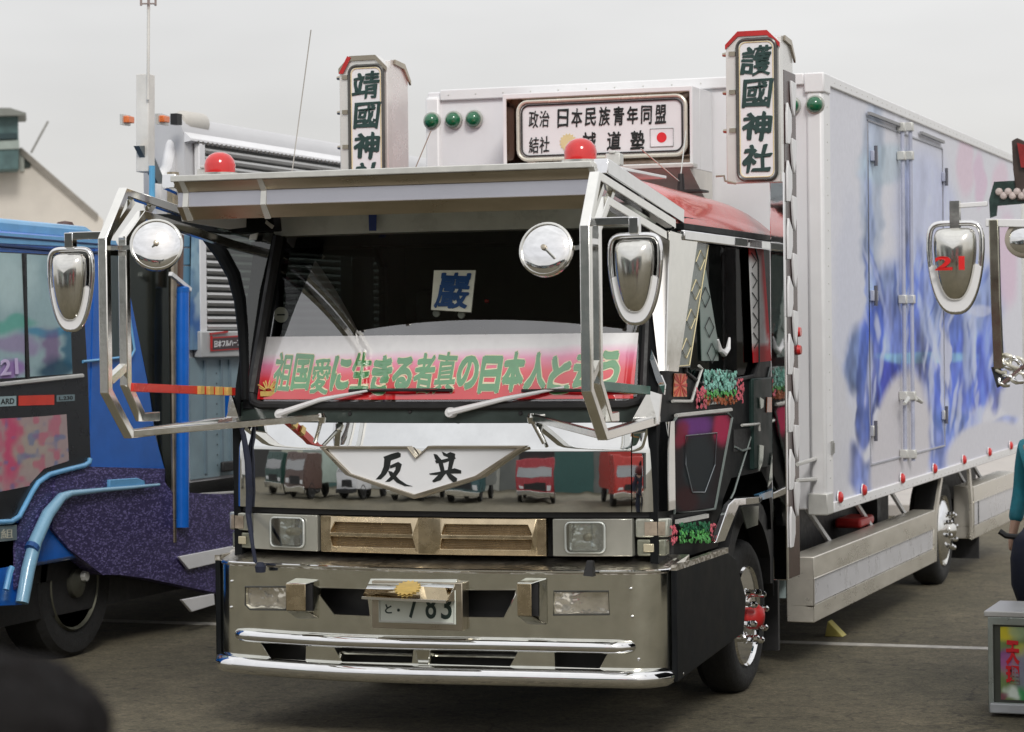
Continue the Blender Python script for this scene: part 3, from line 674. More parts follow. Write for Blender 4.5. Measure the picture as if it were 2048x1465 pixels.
# towing-point covers: folded boxes standing proud
cov_side = M('cover_side_steel', (.26, .24, .19), .2, .9, .2, 9)
for A in ((574, 1168, 611, 1222), (1034, 1168, 1064, 1232)):
    a = hit(A[0], A[1], lambda x, z: FB(x, z) - .07); b = hit(A[2], A[3], lambda x, z: FB(x, z) - .07); y0 = min(a.y, b.y); x0, x1 = a.x, b.x; zt_, zb_ = a.z, b.z
    cv = P('tow_point_cover', MB().prism([(x0, y0, zt_), (x1, y0, zt_), (x1, y0, zb_), (x0, y0, zb_)], (0, .006, 0)), grille_steel, bum, bev=.002)
    P('cover_cheek', MB().prism([(x1 + .030, y0 + .035, zt_ + .008), (x1 + .052, y0 + .075, zt_ + .018), (x1 + .052, y0 + .075, zb_ - .045), (x1 + .028, y0 + .035, zb_ - .02)], (-.004, .004, 0)), bumper_steel, bum, smooth=0)
    P('cover_throat', MB().box(x0 + .012, x1 + .024, y0 + .030, y0 + .066, zb_ - .004, zt_ + .0), rubber, bum)
    P('cover_shelf', MB().prism([(x0, y0 + .007, zb_ - .001), (x1, y0 + .007, zb_ - .001), (x1 + .045, y0 + .072, zb_ - .045), (x0 + .025, y0 + .072, zb_ - .045)], (0, .003, -.004)), cov_side, bum, smooth=0)
    P('cover_lid', MB().prism([(x0, y0 + .007, zt_ + .001), (x1, y0 + .007, zt_ + .001), (x1 + .05, y0 + .072, zt_ + .018), (x0 + .02, y0 + .072, zt_ + .018)], (0, .003, .004)), bumper_steel, bum, smooth=0)
# number plate under a folded hood with a gold crest
a, b = hit(757, 1198, lambda x, z: -.16), hit(912, 1250, lambda x, z: -.16)
box0 = P('plate_surround', MB().box(a.x - .04, b.x + .03, -.15, -.06, b.z - .03, b.z + .20), worn_steel, bum, bev=.004)
npx = P('number_plate', MB().box(a.x, b.x, -.162, -.155, b.z, b.z + .165), M('plate_white', (.62, .66, .60), .35, 0, .04), bev=.003)
def flat(y, th): return lambda u, v, w: (u, y - w * th, v)
mb = MB(); wd = b.x - a.x; zc = b.z + .035
put_text(mb, 'と', flat(-.163, .003), .02, (a.x + .035, a.x + .07, zc + .01, zc + .055)); put_text(mb, '・', flat(-.163, .003), .02, (a.x + .098, a.x + .112, zc + .02, zc + .035))
for ch, u in (('7', .155), ('8', .245), ('3', .325)): put_text(mb, ch, flat(-.163, .003), .012, (a.x + u, a.x + u + .055, zc - .01, zc + .115))
P('plate_digits', mb, M('plate_green', (.010, .028, .022), .5), npx, smooth=0, fixn=False)
P('plate_border', MB().tube([(a.x + .008, -.163, b.z + .008), (b.x - .008, -.163, b.z + .008), (b.x - .008, -.163, b.z + .157), (a.x + .008, -.163, b.z + .157)], .003, 4, sq=True, closed=True), alu, npx)
hq = [PY(724, 1196, -.34), PY(893, 1204, -.34), PY(914, 1161, -.10), PY(741, 1160, -.10)]
hood = P('plate_hood', MB().prism(hq, (0, .003, .005)), mirror_steel, None)
P('hood_lip', MB().tube([hq[0], hq[1]], .006, 4, sq=True), chrome, hood)
for s_, t_ in ((0, 3), (1, 2)): P('hood_cheek', MB().prism([hq[s_], hq[t_], hq[t_] - Vector((0, 0, .10))], (.003, 0, 0)), steel, hood, smooth=0)
qm = quadmap(hq, -.002, .002); nP = []
for k in range(32):
    an = 2 * math.pi * k / 32; r_ = .95 if k % 2 else .75; nP.append(qm(.49 + .16 * r_ * math.cos(an), .52 + .40 * r_ * math.sin(an), 0))
P('gold_chrysanthemum', MB().prism([Vector(p) + Vector((0, -.006, .010)) for p in nP], (0, .002, -.003)), gold, hood, smooth=0)
# bumper returns round to the wheel, dark glossy
for sx in (1, -1):
    P('bumper_return', MB().prism([(sx * 1.19, .14, .31), (sx * 1.19, .14, .845), (sx * 1.19, 1.10, .845), (sx * 1.19, 1.25, .80), (sx * 1.19, 1.46, .58), (sx * 1.19, 1.40, .40)], (sx * .028, 0, 0)), black, bum, bev=.004)
    P('return_trim', MB().tube([(sx * 1.205, .14, .855), (sx * 1.205, 1.10, .858)], .014, 4, sq=True), treadm, bum)
# parking feelers
P('corner_feeler', MB().tube([PY(1179, 1152, -.12), PY(1181, 1122, -.12)], .022, 4, sq=True, rs=[.024, .014]), rubber, None)
pth = [(476, 838), (487, 870), (496, 925), (499, 985), (497, 1030), (505, 1090), (512, 1132)]
ca = P('mirror_cable', MB().tube([PY(x, y, .12 if y < 1060 else .0) for x, y in pth], .018, 8, rs=[.010, .014, .018, .019, .016, .010, .010]), navy, None)
P('cable_grommet', MB().lathe(PY(521, 1133, -.08), (0, 0, 1), [(-.03, .024), (0, .028), (.02, .014)], 12), navy, ca)

# ---- sun visor above the screen: three strips, end plates, top sheet
VX0, VX1, VY = -1.04, 1.05, -.60
pa = [(VY, 2.735), (VY + .03, 2.665), (VY + .012, 2.662), (VY + .012, 2.585), (VY + .035, 2.58), (VY + .07, 2.535)]
vis = P('sun_visor', MB().box(VX0, VX1, VY + .03, .62, 2.735, 2.75), white_paint, bev=.003)
P('visor_lip', MB().box(VX0 - .01, VX1 + .01, VY - .02, VY + .028, 2.718, 2.748), alu, vis, bev=.004)
P('upper_trim_strip', MB().prism([(VX0, VY - .005, 2.716), (VX0, VY + .045, 2.668), (VX0, VY + .051, 2.674), (VX0, VY + .004, 2.722)], (VX1 - VX0, 0, 0)), worn_steel, vis, smooth=0)
P('visor_panel', MB().box(VX0, VX1, VY + .040, VY + .052, 2.600, 2.668), lav_acrylic, vis)
P('lower_trim_strip', MB().prism([(VX0, VY + .030, 2.598), (VX0, VY + .085, 2.540), (VX0, VY + .090, 2.548), (VX0, VY + .040, 2.602)], (VX1 - VX0, 0, 0)), worn_steel, vis, smooth=0)
P('visor_underside', MB().prism([(VX0, VY + .09, 2.541), (VX0, .30, 2.60), (VX0, .30, 2.61), (VX0, VY + .09, 2.551)], (VX1 - VX0, 0, 0)), M('visor_liner', (.05, .055, .05), .4), vis, smooth=0)
for x in (VX0 + .03, -.60, VX1 - .01):
    P('visor_clip', MB().prism([(x, VY - .012, 2.722), (x, VY + .036, 2.665), (x, VY + .024, 2.60), (x, VY + .076, 2.534), (x, VY + .088, 2.54), (x, VY + .055, 2.66), (x, VY + .01, 2.725)], (.028, 0, 0)), alu, vis, smooth=0)
for sx in (1, -1):
    xe = VX1 if sx == 1 else VX0
    P('visor_end_plate', MB().prism([(xe, VY + .03, 2.745), (xe, VY + .10, 2.535), (xe, .0, 2.515), (xe, .50, 2.56), (xe, .62, 2.745)] if sx == -1 else [(xe, VY + .03, 2.745), (xe, VY + .10, 2.66), (xe, .62, 2.50), (xe, .62, 2.57)], (sx * .012, 0, 0)), white_paint, vis)
    P('visor_arm', MB().tube([(xe + sx * .04, VY + .02, 2.725), (xe + sx * .06, .60, 2.545)], .035, 4, sq=True), chrome, vis, bev=.004)
    P('visor_bracket', MB().box(xe - .02, xe + .05, -.32, -.26, 2.745, 2.80).box(xe, xe + .03, -.33, -.25, 2.80, 2.812), alu, vis, bev=.004)
# beacons on the visor top
for i, sx in enumerate((-1, 1)):
    c = (sx * .92, -.35, 2.75)
    bc = P('beacon', MB().lathe(c, (0, 0, 1), [(0, .080), (.02, .080), (.021, .074), (.06, .076), (.085, .070), (.108, .052), (.120, .028), (.124, .0)], 28), red_l, vis, smooth=60)
    P('beacon_base', MB().lathe(c, (0, 0, 1), [(0, .088), (.022, .088), (.022, .07)], 24), steel, bc)

# ---- mirror stays
SX = 1.17
def stay(sx):
    A = lambda x, y, z: Vector((sx * x, y, z))
    st = P('mirror_stay', MB().tube([A(1.10, .22, 1.555), A(SX, -.84, 1.525), A(SX, -1.05, 1.73), A(SX, -1.05, 2.43), A(1.16, -.88, 2.66), A(1.13, .42, 2.50)], .023, 4, sq=True), satin, bev=.004, smooth=30)
    P('inner_post', MB().tube([A(1.15, -.60, 1.60), A(SX - .01, -.74, 1.60), A(SX - .01, -.88, 1.76), A(SX - .01, -.88, 2.44), A(1.15, -.72, 2.56), A(1.13, .42, 2.42)], .022, 4, sq=True), satin, st, bev=.004, smooth=30)
    P('post_plate', MB().prism([A(SX - .022, -1.03, 2.32), A(SX - .022, -.88, 2.30), A(SX - .022, -.88, 1.83), A(SX - .022, -1.03, 1.86)], (sx * .004, 0, 0)) if 0 else MB().box(min(sx * (SX - .01), sx * (SX + .01)), max(sx * (SX - .01), sx * (SX + .01)), -1.03, -.90, 2.36, 2.385), chrome, st)
    P('cross_brace', MB().tube([A(SX, -1.03, 2.44), A(SX - .01, -.80, 2.62)], .014, 4, sq=True).tube([A(SX - .005, -.88, 2.42), A(1.15, -.60, 2.62)], .014, 4, sq=True), steel, st)
    P('cross_brace', MB().tube([A(SX, -1.02, 1.78), A(SX - .01, -.90, 1.84)], .018, 4, sq=True), steel, st)
    P('lower_arm', MB().tube([A(SX, -.84, 1.525), A(.55, .0, 1.575)], .016, 4, sq=True), steel, st, bev=.003)
    P('arm_knuckle', MB().lathe(A(.55, -.01, 1.575), (0, 0, 1), [(-.03, .018), (0, .026), (.02, .014)], 12), steel, st)
    P('arm_foot', MB().tube([A(.55, -.01, 1.56), A(.60, .02, 1.45)], .010, 8), steel, st)
    if sx < 0: tape = M('red_tape', (.60, .03, .02), .3); bits = gold
    else: tape = M('green_tape', (.02, .12, .09), .3); bits = M('orange_tape', (.70, .30, .05), .35)
    ub = P('upper_arm', MB().tube([A(SX - .02, -.86, 1.745), A(1.09, .10, 1.70)], .020, 4, sq=True), tape, st, bev=.002)
    for k in range(4): t = .62 + k * .09; P('tape_patch', MB().box(*(sorted((sx * (SX - .02 - .08 * t - .026), sx * (SX - .02 - .08 * t + .026)))), -.86 + .96 * t - .012, -.86 + .96 * t + .028, 1.745 - .045 * t - .020, 1.745 - .045 * t + .020), bits, ub)
    P('cab_mount', MB().prism([A(1.02, .05, 1.54), A(1.14, .12, 1.54), A(1.15, .14, 1.68), A(1.10, .10, 1.70)], (0, .02, 0)), chrome, st)
    # head: convex chromed back in an outer frame
    hx = sx * 1.375; hy = -1.0
    def egg(w, h, tz, n=48, bot=.62):
        pts = []
        for k in range(n):
            an = 2 * math.pi * k / n; c_, s_ = math.cos(an), math.sin(an)
            if s_ >= 0: x = math.copysign(abs(c_) ** .35, c_) * w; z = abs(s_) ** .45 * h * .30
            else: x = math.copysign(abs(c_) ** .75, c_) * w * (1 - .14 * abs(s_)); z = -abs(s_) ** .95 * h * .70
            pts.append((x, tz + z))
        return pts
    zc = 2.235
    def shell(ws, hs, zoff, depth, y0, steps=7):
        mb = MB(); V = []; n = 48
        for k in range(steps + 1):
            t = k / steps; sc_ = math.cos(t * math.pi / 2) * .97 + .03; yy = y0 - depth * math.sin(t * math.pi / 2)
            for (x, z) in egg(ws * sc_, hs * sc_, zc + zoff + (.02 if 0 else 0)): V.append((hx + x, yy, z))
        F_ = [(k * n + j, k * n + (j + 1) % n, (k + 1) * n + (j + 1) % n, (k + 1) * n + j) for k in range(steps) for j in range(n)]
        F_ += [tuple(range(steps * n, (steps + 1) * n)), tuple(range(n))[::-1]]
        return mb.add(V, F_)
    hd = P('mirror_head', shell(.088, .315, .045, .06, hy - .01), steel, smooth=60)
    fr_ = egg(.112, .375, zc + .045)
    P('mirror_frame', MB().tube([(hx + x, hy, z) for x, z in fr_], .013, 8, closed=True), chrome, hd, smooth=60)
    cup = [(x, z) for x, z in egg(.116, .375, zc + .045) if z < zc - .0]
    inner_ = [(x, z) for x, z in egg(.080, .30, zc + .045) if z < zc - .0]
    P('mirror_skirt', MB().cutout(cup + [(x, z) for x, z in inner_[::-1]], [], lambda u, v: (hx + u, hy - .012, v), (0, .03, 0), step=.05), white_paint, hd)
    P('mirror_glass', MB().cutout(egg(.10, .35, zc + .045), [], lambda u, v: (hx + u, hy + .035, v), (0, .004, 0)), chrome, hd)
    P('mirror_hanger', MB().tube([(hx, hy, 2.40), (hx, hy, 2.47)], .022, 4, sq=True).tube([(hx, hy, 2.455), (sx * SX, -1.0, 2.455)], .018, 4, sq=True), chrome, hd, bev=.003)
    # round mirror on an inboard arm
    rc = Vector(PY(313, 490, -1.0)) if sx < 0 else Vector(PY(1092, 499, -1.0))
    ax = Vector((0, -1, .26)) if sx > 0 else Vector((.45, -1, .26)); ax.normalize()
    rm = P('round_mirror', MB().lathe(rc, ax, [(-.02, .112), (0, .118), (.006, .112), (.016, .08), (.022, .04), (.0235, 0)], 40), chrome, smooth=60)
    P('round_rim', MB().lathe(rc, ax, [(-.03, .114), (-.02, .122), (.006, .122), (.010, .114), (.0, .110)], 40), steel, rm, smooth=50)
    P('mirror_boss', MB().lathe(rc + ax * .02, ax, [(0, .014), (.02, .012), (.022, .005)], 10), worn_steel, rm)
    P('mirror_arm', MB().tube([rc - ax * .03, Vector((sx * SX, -.98, rc.z + .01 * sx))], .010, 4, sq=True).tube([rc + ax * .03, rc + ax * .03 + Vector((sx * .05, 0, -.05))], .006, 6), steel, rm)
stay(1); stay(-1)
# smoked side deflector with black edge, off the left pillar
bl = [(300, 430), (545, 430), (585, 462), (520, 640), (500, 790), (488, 800), (486, 700), (482, 620), (470, 560), (440, 505), (395, 460), (330, 447)]
fl_ = lambda x, z: .12 + (z - 1.6) * .1
dq = [hit(*p, fl_) for p in ((400, 452), (548, 460), (520, 580), (502, 700), (492, 800), (489, 740), (483, 630), (470, 560), (440, 505))]
dfl = P('side_deflector', MB().prism(dq, (0, .004, 0)), smoke_glass, smooth=0, label='smoked side deflector with a thick black curved edge')
ed = [(395, 452), (418, 478), (445, 510), (468, 552), (480, 600), (486, 660), (489, 730), (490, 800)]
P('deflector_edge', MB().tube([hit(*p, fl_) for p in ed], .03, 10, rs=[.022, .032, .038, .036, .032, .028, .024, .018]), black, dfl)
P('deflector_top', MB().prism([hit(*p, lambda x, z: fl_(x, z) - .03) for p in ((296, 428), (545, 430), (548, 462), (450, 468), (395, 462), (320, 444))], (0, .10, 0)), black, dfl, bev=.006)
P('deflector_clip', MB().prism([hit(*p, lambda x, z: fl_(x, z) - .04) for p in ((500, 470), (515, 466), (512, 480), (498, 480))], (0, .01, 0)).prism([hit(*p, lambda x, z: fl_(x, z) - .045) for p in ((532, 441), (547, 452), (543, 458), (530, 447))], (0, .01, 0)), alu, dfl)

# ---- right side of the cab: polished pillar sheets, strips, lower windows
XS = 1.135
def sidepoly(pts, x=XS, th=-.006): return MB().prism([PX(a, b, x) for a, b in pts], (th, 0, 0))
P('pillar_sheet', MB().prism([hit(*p, lambda x, z: FW(x, z) - .06) for p in ((1300, 462), (1342, 462), (1336, 742), (1318, 742), (1302, 600))], (0, .01, 0)), M('brushed_pillar', (.62, .61, .60), .3, .4, .05), smooth=0)
P('pillar_sheet', sidepoly([(1340, 462), (1396, 478), (1357, 744), (1333, 742)], 1.165), satin, smooth=0)
P('lower_pillar_trim', MB().prism([hit(*p, lambda x, z: .18) for p in ((1303, 700), (1318, 742), (1330, 770), (1328, 790), (1312, 760), (1300, 720))], (0, .02, 0)), chrome)
ds = P('diamond_strip', sidepoly([(1394, 484), (1418, 490), (1380, 735), (1357, 735)], 1.15), grey_mat, smooth=0)
def line(mb, pts, x, r, closed=False): return mb.tube([PX(a, b, x) for a, b in pts], r, 5, closed=closed)
mb = line(MB(), [(1417, 491), (1379, 731), (1358, 733)], 1.154, .003)
for cx, cy in ((1401, 521), (1392, 580), (1382, 639), (1373, 697)):
    line(mb, [(cx, cy - 20), (cx + 9, cy - 2), (cx, cy + 20), (cx - 9, cy + 3)], 1.154, .0028, True)
P('diamond_outline', mb, cream, ds)
d2 = P('inner_diamond_strip', sidepoly([(1412, 540), (1437, 690), (1437, 722), (1404, 722), (1400, 600)], 1.112, -.004), M('greenish_strip', (.16, .22, .20), .3), smooth=0)
mb = MB()
for cx, cy in ((1411, 595), (1419, 655), (1424, 707)): line(mb, [(cx, cy - 20), (cx + 9, cy), (cx, cy + 20), (cx - 9, cy)], 1.116, .0028, True)
P('diamond_outline', mb, ink, d2)
rs_ = painted('rear_window_strip', bilinear(PX(1507, 726, 1.128), PX(1543, 722, 1.128), PX(1527, 500, 1.128), PX(1498, 498, 1.128), 8, 24),
              lambda px, py, PP: blobs(px, py, (205, 205, 205), [(1537, 600, 14, 150, -5, (185, 25, 35), 1, 3), (1515, 500, 40, 22, 0, (190, 40, 40), 1, 3), (1525, 712, 40, 26, 0, (185, 20, 30), 1, 3)], 2), T, airbrush, (-.004, 0, 0))
mb = MB()
for k in range(5):
    y = 520 + k * 40; line(mb, [(1503 + k, y - 14), (1513 + k, y + 2), (1505 + k, y + 16)], 1.132, .003)
P('zigzag_line', mb, ink, rs_)
P('white_ornament', MB().tube([PX(*p, 1.13) for p in ((1436, 680), (1440, 700), (1448, 708), (1456, 698), (1459, 676))], .014, 8, rs=[.006, .014, .018, .014, .006]), white_paint)
# quarter light with rising-sun sticker
qf = P('quarter_light', MB().tube([PX(*p, XS) for p in ((1345, 803), (1383, 803), (1404, 738), (1398, 732))], .008, 6), alu)
s0, s1, s2, s3 = (PX(*p, 1.126) for p in ((1348, 794), (1374, 794), (1372, 748), (1349, 747)))
rsn = P('sticker', MB().prism([s0, s1, s2, s3], (-.003, 0, 0)), M('orange_film', (.72, .26, .12), .4), qf, smooth=0)
cen = (s0 + s1 + s2 + s3) / 4; mb = MB(); hw = (s1 - s0) / 2; hh = (s3 - s0) / 2
for k in range(12):
    a0, a1 = 2 * math.pi * (k - .22) / 12, 2 * math.pi * (k + .22) / 12
    e_ = lambda a: cen + hw * max(-.95, min(.95, 1.4 * math.cos(a))) + hh * max(-.95, min(.95, 1.4 * math.sin(a))) + Vector((.003, 0, 0))
    mb.prism([cen + Vector((.003, 0, 0)), e_(a0), e_(a1)], (-.001, 0, 0))
P('sun_rays', mb, M('red_film', (.55, .03, .02), .4), rsn, smooth=0)
def flowers(cx, cy, w, h, cols, n, X, seed, par, name, sz=.014):
    rn = random.Random(seed); mbs = {c: MB() for c in range(len(cols))}
    for k in range(n):
        px = cx + (rn.random() - .5) * w; py = cy + (rn.random() - .5) * h; c = min(len(cols) - 1, int(len(cols) * ((py - cy) / h + .5) + rn.uniform(-.35, .35))); c = max(0, c)
        p = PX(px, py, X + rn.uniform(0, .02)); s_ = sz * rn.uniform(.6, 1.2); an = rn.uniform(0, 3)
        mbs[c].prism([p + Vector((rn.uniform(-.004, .004), s_ * math.cos(an + j * 1.257), s_ * .9 * math.sin(an + j * 1.257))) for j in range(5)], (.003, 0, 0))
    for c, mb in mbs.items():
        if mb.v: P(name, mb, cols[c], par, smooth=0, kind='stuff')
fm = {k: M('flower_' + k, v, .6, 0, .2, 30) for k, v in dict(aqua=(.24, .52, .44), green=(.10, .40, .10), rust=(.34, .09, .03), pink=(.60, .12, .16), mag=(.45, .04, .16), vio=(.16, .05, .28), deep=(.01, .13, .05)).items()}
lw = P('safety_window', sidepoly([(1402, 812), (1398, 790), (1412, 742), (1462, 740), (1474, 756), (1474, 806)], 1.128), M('window_backing', (.05, .10, .085), .1, 0, .2, 8, coat=.6), bev=.003)
flowers(1440, 775, 64, 66, [fm['aqua'], fm['aqua'], fm['aqua'], fm['green'], fm['rust']], 240, 1.132, 1, lw, 'artificial_foliage')
flowers(1402, 796, 20, 40, [fm['pink']], 36, 1.134, 2, lw, 'artificial_flower'); flowers(1480, 782, 14, 44, [fm['pink']], 30, 1.134, 3, lw, 'artificial_flower')
P('window_sill', MB().tube([PX(*p, XS + .003) for p in ((1352, 832), (1462, 820))], .011, 6), alu, lw)
dw = painted('door_lower_window', bilinear(PX(1352, 1025, XS), PX(1428, 1018, XS), PX(1464, 830, XS), PX(1350, 838, XS), 30, 40),
             lambda px, py, PP: blobs(px, py, (22, 10, 16), [(1390, 850, 46, 30, 0, (110, 50, 130), .9, 2), (1445, 860, 24, 44, 0, (170, 30, 75), .95, 2), (1362, 870, 18, 34, 0, (130, 20, 50), .8, 2), (1400, 935, 34, 80, 0, (26, 34, 38), 1, 3), (1375, 1000, 28, 34, 0, (48, 10, 14), .9, 2)], 6), T, airbrush, (-.006, 0, 0))
dwp = [(1349, 1027), (1346, 845), (1355, 832), (1455, 824), (1464, 835), (1430, 1018)]
P('window_frame', line(MB(), dwp, XS + .004, .007, True), grey_mat, dw)
P('window_badge', line(MB(), [(1372, 872), (1434, 866), (1430, 930), (1410, 985), (1385, 985), (1372, 930)], XS + .004, .0028, True), M('dull_silver', (.18, .2, .22), .3), dw)
flowers(1389, 1066, 62, 38, [fm['deep'], fm['green']], 150, 1.15, 5, T, 'side_foliage', .013)
flowers(1348, 1070, 12, 36, [fm['pink']], 26, 1.155, 6, T, 'side_flower', .011); flowers(1427, 1062, 12, 26, [fm['pink']], 22, 1.155, 7, T, 'side_flower', .011)
P('sill_trim', MB().tube([PX(*p, 1.15) for p in ((1354, 1044), (1414, 1032))], .010, 4, sq=True), alu)
dh = P('door_handle', MB().tube([PX(*p, 1.16) for p in ((1484, 851), (1500, 850), (1518, 848), (1519, 862))], .008, 8), alu)
P('door_handle_recess', sidepoly([(1468, 860), (1508, 856), (1506, 900), (1468, 904)], 1.126), rubber, dh)
P('door_lock', MB().tube([PX(*p, 1.13) for p in ((1470, 894), (1485, 902), (1500, 897))], .006, 6), grey_mat, dh)
P('door_seam', line(MB(), [(1540, 735), (1528, 790), (1500, 880), (1468, 985), (1430, 1060)], 1.126, .006), grey_mat)
P('side_vent_panel', MB().box(1.10, 1.142, 1.95, 2.44, 1.22, 1.72), M('dark_green_panel', (.015, .030, .027), .4, 0, .4, 6, spec=.1), bev=.01)
P('amber_reflector', sidepoly([(1535, 795), (1548, 795), (1546, 825), (1534, 825)], 1.150), orange_l)
P('blue_grab_step', sidepoly([(1518, 990), (1553, 978), (1553, 992), (1522, 1001)], 1.16, -.03), skyblue)
for pts in ([(1520, 795), (1528, 800), (1527, 815), (1522, 818)], [(1520, 890), (1528, 892), (1526, 925), (1519, 942)], [(1545, 905), (1549, 920), (1549, 955), (1536, 975)]):
    P('polished_fitting', sidepoly(pts, 1.152), M('dull_chrome', (.5, .55, .5), .2, .7), smooth=0)
wa = P('wheel_arch_trim', MB().prism([PX(*p, 1.20) for p in ((1432, 1086), (1450, 1083), (1478, 1012), (1520, 1007), (1526, 1000), (1524, 993), (1470, 998), (1458, 1010))], (-.03, 0, 0)), chrome, bev=.004)
P('mud_liner', MB().tube([(1.05, 2.03 + .56 * math.cos(a), .42 + .60 * math.sin(a)) for a in np.linspace(.1, 3.04, 16)], .05, 4, sq=True, r2=.05), rubber, wa)
P('arch_filler', sidepoly([(1482, 1015), (1518, 1012), (1516, 1050), (1494, 1058)], 1.145), M('arch_mirror', (.18, .2, .17), .15, .6), wa)
# under-cab black apron behind the wheel
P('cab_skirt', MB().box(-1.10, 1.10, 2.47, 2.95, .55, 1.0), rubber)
P('chassis', MB().box(-.45, -.32, .3, 10.9, .62, .86).box(.32, .45, .3, 10.9, .62, .86).box(-1.0, 1.0, 3.5, 3.6, .6, .8).box(-1.0, 1.0, 6.0, 6.1, .6, .88), rubber)
P('engine_block', MB().box(-.4, .4, .8, 2.3, .45, .95), rubber, bev=.03)
# ---- wheels
def wheel(par, x, y, sgn, r=.42, rr=.275, style='front', name='wheel'):
    c = (x, y, r - .005)
    w = P(name, MB().lathe(c, (sgn, 0, 0), [(-.22, r * .72), (-.21, r * .93), (-.17, r), (-.05, r), (-.02, r * .97), (0, r * .9), (.005, r * .78), (-.01, rr * 1.02), (-.04, rr * 1.0)], 44), tyre_m, par)
    mb = MB().lathe(c, (sgn, 0, 0), [(-.012, rr * 1.02), (.002, rr * .99), (-.03, rr * .90), (-.06, rr * .86), (-.03, rr * .62), (.0, rr * .50), (.012, rr * .36)], 40)
    P('wheel_rim', mb, chrome if style == 'front' else steel, w, smooth=50)
    P('hub_cap', MB().lathe(c, (sgn, 0, 0), [(.0, .075), (.05, .070), (.085, .045), (.095, 0)], 20), red_plain if style == 'front' else steel, w, smooth=50)
    mb = MB()
    for k in range(8):
        a = 2 * math.pi * k / 8 + .2; q_ = (c[0], c[1] + .135 * math.cos(a), c[2] + .135 * math.sin(a))
        mb.lathe(q_, (sgn, 0, 0), [(-.01, .016), (.05, .016), (.055, .020), (.075, .018), (.085, .008)], 10)
    P('lug_nut_cover', mb, chrome, w)
    mb = MB()
    for k in range(8):
        a = 2 * math.pi * (k + .5) / 8; cc = (c[0] - sgn * .036, c[1] + rr * .74 * math.cos(a), c[2] + rr * .74 * math.sin(a)); mb.lathe(cc, (sgn, .0, 0), [(0, .022), (.006, .020)], 12)
    P('hand_hole', mb, rubber, w)
    return w
for sx in (1, -1):
    wheel(T, sx * 1.08, 2.03, sx); wheel(T, sx * 1.10, 8.10, sx, style='rear')
P('axle', MB().tube([(-.9, 2.03, .4), (.9, 2.03, .4)], .06, 8), rubber); P('axle', MB().tube([(-.9, 8.1, .4), (.9, 8.1, .4)], .09, 8), rubber)

